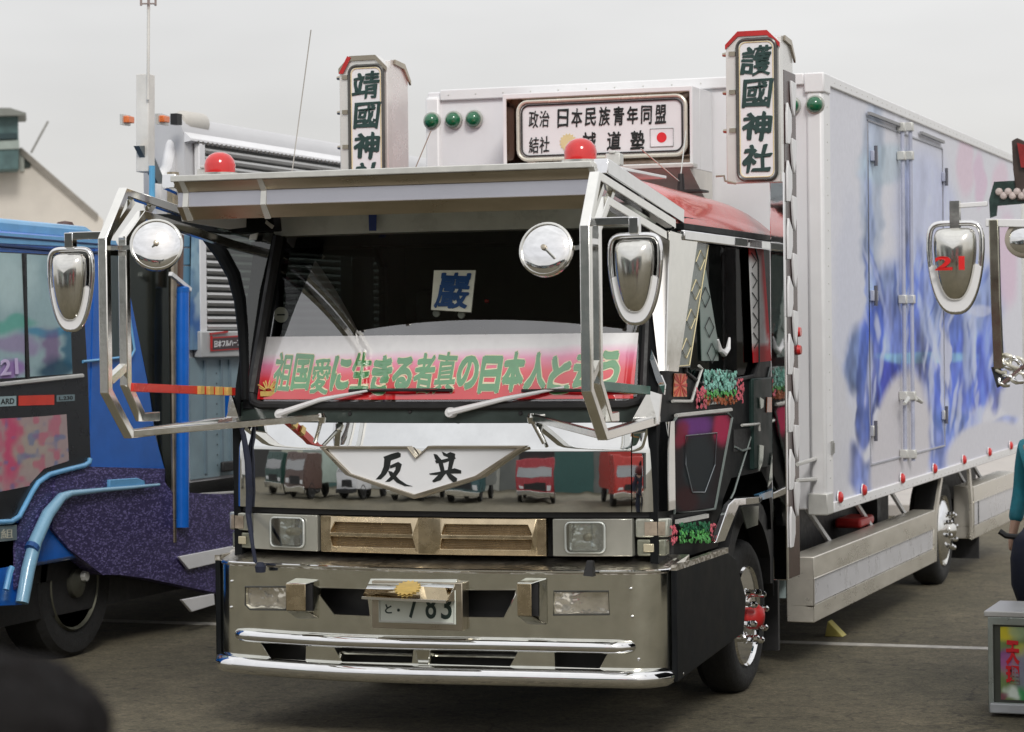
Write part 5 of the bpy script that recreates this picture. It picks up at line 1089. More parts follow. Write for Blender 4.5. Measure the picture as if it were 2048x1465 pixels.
painted('floral_panel', bilinear(s3(88, 938, .020), s3(138, 922, .020), s3(133, 829, .020), s3(88, 833, .020), 24, 40), floral, door, airbrush, (-.003, 0, 0))
Q('number_badge', MB().prism([s3(*p, .02) for p in ((-20, 1086), (32, 1080), (32, 1050), (-20, 1054))], (.006, 0, 0)), M('badge_steel', (.22, .28, .30), .3, .4), door)
Q('badge_lettering', put_text(MB(), '組', lambda u, v, w, q_=[s3(2, 1078, .028), s3(26, 1076, .028), s3(26, 1058, .028), s3(2, 1059, .028)]: tuple((q_[0] * (1 - u) + q_[1] * u) * (1 - v) + (q_[3] * (1 - u) + q_[2] * u) * v + Vector((w * .001, 0, 0))), .01, (0, 1, 0, 1)), M('pale_print', (.5, .5, .42), .4), door, smooth=0, fixn=False)
Q('door_moulding', MB().tube([s3(*p, .025) for p in ((-60, 1048), (22, 1044), (38, 1034), (52, 1008), (64, 985), (76, 966), (98, 950), (135, 940), (168, 932), (178, 926), (180, 918))], .017, 8), skyblue, smooth=60)
# pillar behind the door with quarter window
ql = Q('quarter_window', MB().prism([s3(*p, .012) for p in ((206, 502), (236, 502), (268, 690), (264, 712), (210, 720))], (.006, 0, 0)), M('quarter_glass', (.03, .05, .05), .12, 0, .2, 5, coat=.6), smooth=0)
Q('quarter_moulding', MB().tube([s3(*p, .02) for p in ((236, 498), (252, 590), (269, 700), (262, 714), (165, 724))], .010, 8), skyblue, ql, smooth=60)
Q('rear_quarter', MB().prism([s3(*p, .006) for p in ((190, 498), (240, 500), (262, 600), (298, 780), (310, 870), (330, 942), (178, 942))], (-.03, 0, 0)), bluepaint, cabb, smooth=0)
# violet glitter flank
def glitter():
    mt = M('violet_glitter', (.040, .032, .12), .35, .25, .2, 5); nt = mt.node_tree; n = nt.nodes; l = nt.links; b = n['Principled BSDF']
    t = n.new('ShaderNodeTexCoord'); mp_ = n.new('ShaderNodeMapping'); mp_.inputs['Scale'].default_value = (1, .6, 1.6); mp_.inputs['Rotation'].default_value = (rad(12), 0, 0)
    z = n.new('ShaderNodeTexVoronoi'); z.inputs['Scale'].default_value = 95; l.new(t.outputs['Object'], mp_.inputs[0]); l.new(mp_.outputs[0], z.inputs['Vector'])
    r_ = n.new('ShaderNodeMix'); r_.data_type = 'RGBA'; sp_ = n.new('ShaderNodeSeparateColor'); l.new(z.outputs['Color'], sp_.inputs[0])
    mr = n.new('ShaderNodeMapRange'); mr.inputs[1].default_value = .68; mr.inputs[2].default_value = .95; l.new(sp_.outputs[0], mr.inputs[0]); l.new(mr.outputs[0], r_.inputs['Factor'])
    r_.inputs['A'].default_value = (.045, .035, .12, 1); r_.inputs['B'].default_value = (.22, .19, .44, 1); l.new(r_.outputs['Result'], b.inputs['Base Color'])
    bp = n.new('ShaderNodeBump'); bp.inputs['Distance'].default_value = .006; l.new(z.outputs['Color'], bp.inputs['Height']); l.new(bp.outputs[0], b.inputs['Normal'])
    return mt
glt = glitter()
flank = Q('glitter_flank', MB().prism([s3(*p, .02) for p in ((110, 960), (180, 934), (330, 938), (330, 965), (345, 985), (475, 990), (475, 1160), (440, 1188), (380, 1175), (300, 1158), (240, 1150), (205, 1150), (140, 1100), (105, 1060))], (-.10, 0, 0)), glt, smooth=0)
Q('glitter_panel', MB().prism([s3(*p, .012) for p in ((60, 985), (80, 968), (178, 926), (178, 960), (120, 1000), (90, 1060), (62, 1150), (30, 1180), (30, 1080), (40, 1045))], (-.03, 0, 0)), glt, flank, smooth=0)
ar = Q('arch_moulding', MB().tube([s3(*p, .05) for p in ((44, 1206), (56, 1140), (70, 1085), (95, 1030), (122, 996), (140, 988), (200, 981), (260, 976), (318, 970))], .035, 10, rs=[.040, .042, .042, .040, .032, .022, .016, .013, .010]), M('pale_blue_moulding', (.22, .42, .58), .25, 0, .05, 6, coat=.4), smooth=60)
Q('arch_joint', MB().tube([s3(62, 1100, .052), s3(66, 1092, .052)], .044, 10), M('joint_blue', (.02, .08, .25), .4), ar)
Q('bumper_moulding', MB().tube([s3(*p, .05) for p in ((12, 1180), (20, 1145), (24, 1135))], .018, 8), skyblue, ar)
Q('lower_front_skirt', MB().prism([s3(*p, .0) for p in ((-80, 1045), (34, 1045), (60, 1090), (44, 1210), (-80, 1215))], (-.05, 0, 0)), bluepaint, cabb)
Q('step_block', MB().prism([s3(*p, .04) for p in ((220, 960), (275, 956), (290, 962), (290, 974), (220, 978))], (-.06, 0, 0)), skyblue, flank, bev=.004)
bw_ = (X_ - .11, 2.40, .46)
w = Q('front_wheel', MB().lathe(bw_, (1, 0, 0), [(-.30, .34), (-.28, .45), (-.2, .47), (-.04, .47), (0, .43), (0, .36), (-.02, .30)], 44), tyre_m)
Q('wheel_rim', MB().lathe(bw_, (1, 0, 0), [(-.02, .30), (.0, .29), (-.06, .25), (-.10, .20), (-.04, .10)], 36), M('dull_rim', (.10, .10, .075), .5, .5, .3), w)
Q('hub', MB().lathe(bw_, (1, 0, 0), [(-.06, .10), (.02, .09), (.04, .05), (.045, 0)], 20), M('hub_grey', (.10, .10, .08), .4, .6), w)
Q('hub_nut', MB().lathe((X_ - .07, 2.42, .50), (1, 0, 0), [(0, .035), (.03, .03)], 8), alu, w)
for y in (7.6, 8.7):
    w2 = Q('rear_wheel', MB().lathe((X_ + .0, y, .46), (1, 0, 0), [(-.30, .34), (-.28, .45), (-.2, .47), (-.04, .47), (0, .43), (0, .36), (-.02, .30)], 32), tyre_m); Q('wheel_rim', MB().lathe((X_, y, .46), (1, 0, 0), [(-.02, .30), (.0, .29), (-.06, .25), (-.04, .10)], 24), M('rim2', (.3, .3, .28), .4, .8), w2)
Q('underbody', MB().box(X_ - 2.2, X_ - .12, .1, 9.5, .28, .80), rubber)
Q('wheel_well_liner', MB().box(X_ - .45, X_ - .11, 1.6, 3.4, .5, 1.05), rubber)
# gap behind the cab: dark mirror sheet, posts and pipes
Q('gap_mirror', MB().prism([s3(*p, -.06) for p in ((240, 505), (342, 480), (345, 1060), (330, 935), (300, 780))], (-.02, 0, 0)), M('smoked_mirror', (.055, .065, .055), .14, .8, .2, 2), smooth=0)
sp = Q('steel_stack', MB().tube([s3(347, 470, .02), s3(345, 640, .02), s3(349, 1085, .02)], .020, 10, rs=[.034, .024, .014]), worn_steel)
Q('stack_top', MB().tube([s3(346, 345, .02), s3(346, 470, .02)], .040, 12), M('stained_steel', (.42, .36, .26), .3, .8, .3, 8), sp)
bp_ = Q('blue_pipe', MB().tube([s3(364, 585, .04), s3(364, 1055, .04)], .048, 16), bluepaint, smooth=60)
Q('pipe_cap', MB().lathe(s3(364, 585, .04), (0, 0, 1), [(0, .050), (.03, .050), (.04, .03)], 14), M('cap_blue', (.01, .12, .45), .3), bp_)
Q('rust_post', MB().tube([s3(359, 470, 0), s3(357, 575, 0)], .022, 4, sq=True), M('rust_brown', (.14, .08, .06), .6), sp)
for a_, b_ in (((366, 470), (366, 494)), ((366, 497), (366, 530)), ((368, 533), (368, 580))):
    Q('blue_tile', MB().prism([s3(a_[0] - 2, a_[1], -.02), s3(a_[0] + 14, a_[1], -.02), s3(a_[0] + 14, b_[1], -.02), s3(a_[0] - 2, b_[1], -.02)], (-.02, 0, 0)), M('dusty_blue', (.12, .26, .38), .4), sp, bev=.002)
Q('blue_column', MB().prism([s3(*p, -.03) for p in ((380, 468), (400, 466), (398, 700), (378, 700))], (-.05, 0, 0)), M('deep_blue', (.03, .10, .24), .35, 0, .4, 3))
Q('diagonal_stay', MB().tube([s3(341, 548, .05), s3(380, 580, .05)], .013, 4, sq=True), white_paint)
# body: rounded white shell, shutter slats, sill
yb0 = s3(378, 400).y; zt_ = 3.49; YB1 = 15.0
ring = lambda y, wd: [(X_ - wd, y, 1.0), (X_ - .03, y, 1.0), (X_ - .03, y, zt_ - .16), (X_ - .05, y, zt_ - .09), (X_ - .10, y, zt_ - .03), (X_ - .20, y, zt_), (X_ - wd + .05, y, zt_), (X_ - wd, y, zt_ - .12)]
sv = ring(yb0, .34) + ring(yb0 + 4.1, 2.35) + ring(YB1, 2.35)
sf = [tuple(range(8))[::-1], tuple(range(16, 24))] + [(k * 8 + i, k * 8 + (i + 1) % 8, k * 8 + 8 + (i + 1) % 8, k * 8 + 8 + i) for k in range(2) for i in range(8)]
shell_ = Q('body_shell', MB().add(sv, sf), M('dull_white_shell', (.52, .52, .53), .5, 0, .06, 2), smooth=50)
Q('front_art_panel', MB().prism([s3(*p, .012) for p in ((384, 480), (407, 486), (408, 705), (384, 705))], (-.04, 0, 0)), M('x', (1, 1, 1)), shell_) if 0 else painted('front_art_panel', bilinear(s3(384, 700, .01), s3(410, 700, .01), s3(408, 470, .01), s3(388, 470, .01), 14, 50), lambda px, py, PP: blobs(px, py, (110, 140, 165), [(395, 520, 12, 60, 0, (150, 180, 195), .8, 1.5), (392, 640, 14, 60, 0, (60, 100, 160), .9, 1.5), (402, 600, 10, 50, 10, (170, 190, 200), .7, 1.5)], 8, .03), shell_, airbrush, (-.02, 0, 0))
Q('shell_eave', MB().prism([(X_ - .03, yb0, 3.29), (X_ + .02, yb0, 3.30), (X_ + .02, yb0, 3.315), (X_ - .03, yb0, 3.36)], (0, YB1 - yb0, 0)), white_paint, shell_)
mb = MB()
for y in np.arange(yb0 + .1, 12, .07): mb.box(X_ + .018, X_ + .024, y, y + .02, 3.285, 3.305)
Q('eave_teeth', mb, M('seal_grey', (.12, .11, .10), .5), shell_, kind='stuff', smooth=0)
ys0 = s3(409, 500).y
z = 3.27; me0 = None
slm = M('galvanised_slat', (.50, .50, .49), .35, .55, .07, 6, stretch=(1, .2, 1))
Q('shutter_backing', MB().box(X_ - .028, X_ - .02, ys0, YB1, 2.02, 3.29), M('slot_dark', (.06, .06, .055), .6), shell_)
while z > 2.03:
    if me0 is None:
        me0 = Q('shutter_slat', MB().prism([(X_ - .018, ys0, z), (X_ + .010, ys0, z - .006), (X_ + .022, ys0, z - .022), (X_ + .012, ys0, z - .040), (X_ - .018, ys0, z - .046)], (0, YB1 - ys0, 0)), slm, shell_, smooth=0); zz0 = z
    else: c_ = me0.copy(); COL.objects.link(c_); c_.location = (0, 0, z - zz0)
    z -= .0545
Q('shutter_post', MB().box(X_ - .02, X_ + .02, ys0 - .10, ys0 - .01, 1.95, 3.29), white_paint, shell_, bev=.006)
sill = Q('body_sill', MB().box(X_ - .02, X_ + .04, ys0 - .14, YB1, 1.84, 2.02), M('sill_grey', (.42, .43, .43), .4, 0, .08), shell_, bev=.01)
qd = [s3(421, 703, .045), s3(482, 699, .045), s3(482, 671, .045), s3(421, 675, .045)]
mp2 = lambda q_, o: (lambda u, v, w: tuple((q_[0] * (1 - u) + q_[1] * u) * (1 - v) + (q_[3] * (1 - u) + q_[2] * u) * v + Vector((o + w * .002, 0, 0))))
pk = Q('maker_plate', MB().prism(qd, (.004, 0, 0)), red_plain, sill, smooth=0)
Q('maker_plate_face', MB().prism([Vector(mp2(qd, .005)(u, v, 0)) for u, v in ((.05, .1), (.97, .1), (.97, .9), (.05, .9))], (.001, 0, 0)), M('plate_dark', (.05, .03, .035), .4), pk, smooth=0)
Q('maker_lettering', put_text(MB(), '日本フルハーフ', mp2(qd, .0075), .02, (.10, .94, .25, .75)), white_paint, pk, smooth=0, fixn=False)
for a_, b_ in (((421, 668), (455, 664)), ((423, 672), (423, 697))): Q('plate_bracket', MB().tube([s3(*a_, .05), s3(*b_, .05)], .006, 4, sq=True), red_plain, pk)
lowp = Q('lower_body_panel', MB().box(X_ - .06, X_ - .02, s3(386, 800).y, YB1, 1.02, 1.84), bluegrey, shell_)
mb = MB()
for y in (s3(412, 800).y, s3(445, 800).y, s3(462, 800).y): mb.box(X_ - .02, X_ - .008, y, y + .03, 1.05, 1.82)
Q('panel_rib', mb, M('rib_bluegrey', (.15, .21, .25), .5), lowp)
mb = MB()
for zz in np.arange(1.1, 1.8, .07): mb.lathe((X_ - .018, s3(438, 800).y, zz), (1, 0, 0), [(0, .007), (.004, .005)], 6)
Q('rivets', mb, M('rivet_dark', (.08, .1, .11), .5), lowp, kind='stuff', smooth=0)
Q('panel_foot', MB().tube([s3(395, 990, .0), s3(470, 985, .0)], .010, 6), alu, lowp)
Q('body_fitting', MB().box(X_ + .0, X_ + .03, s3(440, 950).y, s3(440, 950).y + .2, 1.05, 1.12), rubber, lowp, bev=.01)
# white marker boards at the flank foot
for pts in (((358, 1114), (470, 1092), (470, 1118), (378, 1139)), ((364, 1200), (428, 1188), (430, 1210), (384, 1224))):
    Q('white_marker_board', MB().prism([s3(*p, .05) for p in pts], (-.02, 0, 0)), white_paint, bev=.003)
# mast with cross lamps, head of the white air deflector
mast = Q('mast', MB().tube([s3(291, 345, -.02), s3(291, 150, -.02)], .045, 4, sq=True), M('mast_white', (.66, .64, .60), .4), bev=.004)
Q('mast_rod', MB().tube([s3(296, 200, .03), s3(297, 14, .03)], .010, 6), M('rod_white', (.62, .60, .56), .4), mast)
Q('aerial_comb', MB().tube([s3(281, 8, .03), s3(312, 8, .03)], .006, 5).tube([s3(282, -14, .03), s3(282, 12, .03)], .008, 5).tube([s3(297, -20, .03), s3(297, 20, .03)], .010, 5).tube([s3(311, -14, .03), s3(311, 12, .03)], .008, 5), M('comb_brown', (.30, .24, .22), .5), mast)
Q('mast_foot', MB().prism([s3(*p, .0) for p in ((278, 292), (300, 292), (332, 368), (316, 366))], (-.04, 0, 0)), M('foot_grey', (.10, .12, .13), .4), mast)
for px, py in ((257, 240), (328, 239)):
    c_ = s3(px, py, .03); lp = Q('cross_lamp', MB().tube([c_ + Vector((0, -.042, 0)), c_ + Vector((0, .042, 0))], .022, 4, sq=True), orange_l, mast, bev=.006)
    Q('lamp_housing', MB().box(c_.x - .03, c_.x - .012, c_.y - .06, c_.y + (.09 if px > 300 else .05), c_.z - .035, c_.z + .032), alu, lp)
Q('lamp_end_cap', MB().box(X_ - .02, X_ + .03, s3(346, 238).y, s3(356, 238).y, s3(350, 250).z, s3(350, 228).z), rubber, mast)
Q('light_blue_rod', MB().tube([s3(304, 332, .05), s3(304, 418, .05)], .020, 10), M('rod_sky_blue', (.10, .36, .60), .35))
Q('deflector_fairing', MB().prism([s3(*p, -.10) for p in ((352, 268), (388, 262), (402, 345), (398, 470), (345, 470), (320, 440), (318, 360), (340, 330))], (-.08, 0, 0)), white_paint, bev=.03)
Q('shell_nose', MB().lathe(s3(372, 245, -.12), (0, 1, 0), [(-.10, .05), (-.06, .075), (.2, .08)], 20), M('nose_grey', (.50, .48, .44), .4), bev=0)
Q('roof_vent', MB().lathe(PX(130, 457, -3.9), (0, 0, 1), [(-.06, .07), (0, .07), (.04, .05), (.05, 0)], 16), M('vent_brown', (.09, .05, .045), .6))

# =================================================================== BUILDING behind, left
HB = thing('gabled_building', 'beige gable-ended shed with a weathered teal roof ventilator, behind the blue truck', 'building', (-16, 26, 0))
h = lambda name, mb, mat, par=None, **k: obj(name, mb, mat, par or HB, **k)
YB = 26.0
def b3(px, py, d=0): return PY(px, py, YB + d)
e1 = b3(196, 428); e0 = b3(44, 298); sl = (e0.z - e1.z) / (e0.x - e1.x)
lx = e0.x - 5.0
h('wall', MB().prism([(e1.x + .1, YB, 0), (e1.x + .1, YB, e1.z - .1), (e0.x, YB, e0.z), (e0.x - .4, YB, e0.z + .1), (lx, YB, e0.z + .1), (lx, YB, 0)], (-7.4, 12, 0)), stucco, smooth=0)
h('verge_board', MB().prism([e0 + Vector((0, -.06, .02)), e1 + Vector((0, -.06, 0)), e1 + Vector((0, -.06, -.10)), e0 + Vector((0, -.06, -.10))], (0, .06, 0)), M('verge_grey', (.24, .22, .19), .7), smooth=0)
v0 = b3(-60, 232, -.5); v1 = b3(38, 340, -.5)
vb = lambda x0, x1, y, z0, z1: MB().prism([(x0, y, z0), (x1, y, z0), (x1, y, z1), (x0, y, z1)], (-1.0, 1.6, 0))
vent = h('roof_ventilator', vb(v0.x, v1.x, YB - .5, v1.z, v0.z), teal_m, bev=.03)
h('ventilator_band', vb(v0.x - .02, v1.x + .03, YB - .53, b3(0, 300, -.5).z, b3(0, 282, -.5).z), M('pale_teal', (.30, .35, .32), .6), vent, bev=.01)
h('ventilator_ledge', vb(v0.x - .02, v1.x + .01, YB - .56, b3(0, 280, -.5).z, b3(0, 268, -.5).z), M('dark_teal', (.025, .05, .055), .6), vent, bev=.01)
h('ventilator_cap', MB().prism([b3(-60, 216, -.7), b3(20, 216, -.7), b3(52, 226, -.7), b3(50, 230, -.7), b3(-60, 234, -.7)], (-.7, 1.2, 0)), M('cap_grey', (.20, .21, .19), .6), vent)
a_ = b3(50, 337); b_ = b3(61, 314); wn = h('window', MB().box(a_.x, b_.x, YB - .02, YB + .02, a_.z, b_.z), M('dark_pane', (.05, .06, .055), .2)); h('window_frame', MB().box(a_.x - .08, a_.x - .002, YB - .04, YB, a_.z - .05, b_.z + .1), M('frame_pale', (.4, .42, .38), .6), wn)
h('aerial_pole', MB().tube([b3(62, 306), b3(96, 243)], .02, 5), M('pole_grey', (.3, .3, .28), .6))

# =================================================================== RIGHT: neighbouring truck's front corner
RT = thing('neighbouring_truck', 'neighbouring show truck at the right edge with red 21 on its chrome mirror', 'truck', (3.6, 0, 0))
Rr = lambda name, mb, mat, par=None, **k: obj(name, mb, mat, par or RT, **k)
YR = -1.0
r3 = lambda px, py, d=0: PY(px, py, YR + d)
x_in = r3(2048, 600).x + .16
Rr('cab_body', MB().prism([(x_in, .1, .5), (x_in, .0, 1.6), (x_in, .3, 2.5), (x_in, 2.3, 2.6), (x_in, 2.4, .5)], (2.2, 0, 0)), black, bev=.03)
rst = Rr('mirror_stay', MB().tube([r3(1988, 440), r3(1992, 600), r3(1998, 738)], .019, 4, sq=True), M('khaki_steel', (.42, .41, .33), .16, 1, .1, 9, .0006, 8), bev=.003)
Rr('stay_arm', MB().tube([r3(1972, 446), r3(2100, 448)], .016, 4, sq=True).tube([r3(1918, 412, .02), r3(1975, 408, .02)], .010, 4, sq=True).tube([r3(2100, 448), (x_in, .1, 2.4)], .016, 4, sq=True), white_paint, rst, bev=.003)
Rr('stay_foot', MB().prism([r3(*p) for p in ((1982, 735), (1998, 732), (2010, 768), (1994, 776))], (0, .03, 0)), rubber, rst)
Rr('stay_lower_arm', MB().tube([r3(2002, 770), r3(2100, 690)], .012, 6), steel, rst)
rng = random.Random(4)
for k in range(9):
    c_ = r3(2003 + rng.random() * 40, 715 + rng.random() * 50); Rr('chrome_ornament', MB().tube([c_ + Vector((.028 * math.cos(a), -.01 * math.sin(a * 2), .022 * math.sin(a))) for a in np.linspace(0, 5.2, 8)], .008, 6), chrome if k % 2 else M('orn_pale', (.6, .58, .5), .3, .4), rst, smooth=60)
hx, hz = r3(1911, 500).x, r3(1911, 500).z
def egg2(w, h_, n=48):
    P_ = []
    for k in range(n):
        an = 2 * math.pi * k / n; c_, s_ = math.cos(an), math.sin(an)
        if s_ >= 0: P_.append((math.copysign(abs(c_) ** .35, c_) * w, abs(s_) ** .45 * h_ * .30))
        else: P_.append((math.copysign(abs(c_) ** .75, c_) * w * (1 - .12 * abs(s_)), -abs(s_) ** .95 * h_ * .70))
    return P_
V = []; n = 48; stp = 7
for k in range(stp + 1):
    t = k / stp; sc2 = math.cos(t * math.pi / 2) * .97 + .03
    V += [(hx + x, YR - .01 - .06 * math.sin(t * math.pi / 2), hz + z) for x, z in egg2(.088 * sc2, .30 * sc2)]
F_ = [(k * n + j, k * n + (j + 1) % n, (k + 1) * n + (j + 1) % n, (k + 1) * n + j) for k in range(stp) for j in range(n)] + [tuple(range(stp * n, (stp + 1) * n)), tuple(range(n))[::-1]]
rh = Rr('mirror_head', MB().add(V, F_), steel, smooth=60)
Rr('mirror_frame', MB().tube([(hx + x, YR, hz + z) for x, z in egg2(.108, .365)], .012, 8, closed=True), chrome, rh, smooth=60)
cup = [p for p in egg2(.114, .365) if p[1] < -.04]; inn = [p for p in egg2(.076, .28) if p[1] < -.04]
Rr('mirror_skirt', MB().cutout(cup + inn[::-1], [], lambda u, v: (hx + u, YR - .012, hz + v), (0, .03, 0)), white_paint, rh)
Rr('mirror_hanger', MB().tube([(hx, YR, hz + .08), (hx, YR, hz + .20)], .020, 4, sq=True), steel, rh)
mb = MB(); put_text(mb, '21', lambda u, v, w: (hx + u, YR - .072 + 2.2 * u * u - w * .003, hz + v), .03, (-.074, .048, -.085, -.028)); Rr('number_lettering', mb, M('red_film_21', (.65, .01, .01), .4), rh, smooth=0, fixn=False)
rc = r3(2048, 478); rm2 = Rr('round_mirror', MB().lathe(rc, (-.1, -1, .1), [(-.02, .065), (0, .072), (.006, .066), (.018, .03), (.02, 0)], 30), chrome, smooth=60)
Rr('round_rim', MB().lathe(rc, (-.1, -1, .1), [(-.03, .07), (-.02, .078), (.006, .078), (.008, .07)], 30), worn_steel, rm2)
# patterned plate above the arm and lamp cluster at the frame edge
pq = [r3(1980, 436, .03), r3(1992, 432, .03), r3(1994, 412, .03), r3(2090, 404, .03), r3(2095, 358, .03), r3(1988, 364, .03), r3(1978, 400, .03)]
pp_ = Rr('patterned_plate', MB().prism(pq, (0, .02, 0)), M('dark_green_plate', (.02, .04, .035), .25, 0, .4, 20), smooth=0)
for k in range(9):
    c_ = r3(1998 + k * 9, 388 + (4 if k % 2 else -4), .02); Rr('plate_bead', MB().lathe(c_, (0, -1, 0), [(0, .016), (.008, .012), (.012, 0)], 10), M('pinkish_bead', (.52, .44, .42), .3), pp_)
lc = Rr('side_lamp_cluster', MB().prism([r3(*p, .02) for p in ((2023, 282), (2034, 276), (2090, 300), (2090, 400), (2034, 402), (2026, 340))], (0, .06, 0)), M('dark_brown_case', (.05, .035, .03), .3, 0, .4, 10), bev=.004)
Rr('cluster_lens', MB().prism([r3(*p, .0) for p in ((2034, 286), (2090, 302), (2090, 340), (2042, 335))], (0, .02, 0)), M('dark_red_lens', (.25, .02, .02), .2, 0, .3, 12), lc)

# =================================================================== light box on the ground, right
g0 = PG(1990, 1432); LX, LY = g0.x, g0.y
LB = thing('sign_box', 'low metal light box with red lettered colourful panel on the asphalt at right edge', 'sign box', (LX, LY, 0))
lb = lambda name, mb, mat, par=None, **k: obj(name, mb, mat, par or LB, **k)
gm = M('grey_green_metal', (.34, .38, .36), .3, .6, .12, 8)
LH = PY(1985, 1222, LY).z; LW = .62
lb('case', MB().box(LX - .03, LX + LW, LY, LY + .45, .03, LH - .03), M('case_dark', (.05, .055, .045), .4), bev=.006)
lb('lid', MB().box(LX - .05, LX + LW + .02, LY - .02, LY + .50, LH - .03, LH), M('pale_lid', (.50, .50, .49), .35, .2, .06), bev=.006)
fx0, fx1 = PY(2000, 1300, LY - .02).x, PY(2044, 1300, LY - .02).x + .13
lb('frame', MB().cutout([(LX - .03, .02), (LX + LW, .02), (LX + LW, LH - .03), (LX - .03, LH - .03)], [[(fx0 - .035, .07), (fx1, .07), (fx1, LH - .07), (fx0 - .035, LH - .07)]], lambda u, v: (u, LY - .018, v), (0, .016, 0), step=.5), gm, bev=.003)
def lbc(px, py, PP): return blobs(px, py, (120, 140, 90), [(2010, 1265, 30, 24, 0, (215, 200, 60), .95, 1.6), (2035, 1262, 24, 22, 0, (170, 190, 150), .7, 1.6), (2038, 1300, 20, 22, 0, (200, 200, 90), .8, 1.6), (2008, 1320, 18, 26, 0, (130, 70, 140), .9, 1.5), (2020, 1330, 30, 40, 0, (190, 120, 170), .6, 1.4), (2050, 1340, 30, 60, 0, (150, 150, 190), .6, 1.5), (2025, 1385, 24, 20, 0, (225, 235, 225), .95, 1.8), (2045, 1390, 14, 24, 0, (40, 160, 90), .8, 1.6), (2005, 1398, 14, 16, 0, (130, 60, 90), .8, 1.6), (2075, 1290, 26, 60, 0, (200, 190, 80), .8, 1.4)], 5, .05)
lp_ = painted('picture_panel', np.array([[(x, LY - .004, z) for x in np.linspace(fx0, fx1 - .01, 50)] for z in np.linspace(.085, LH - .08, 70)]), lbc, LB, printed, (0, .003, 0))
zA, zB, zC = PY(2025, 1282, LY).z, PY(2025, 1332, LY).z, PY(2025, 1368, LY).z
mb = MB(); xc = PY(2026, 1320, LY).x
put_text(mb, '天', flat(LY - .0065, .004), .04, (xc - .035, xc + .035, zB + .006, zA), .05); put_text(mb, '理', flat(LY - .0065, .004), .04, (xc - .035, xc + .035, zC, zB), .05)
lb('lettering', mb, M('light_box_red', (.66, .01, .02), .4), lp_, smooth=0, fixn=False)
lb('foot_rail', MB().box(LX - .02, LX + LW, LY - .05, LY - .02, .02, .07), M('foot_pale', (.42, .44, .46), .4, .3), bev=.006)

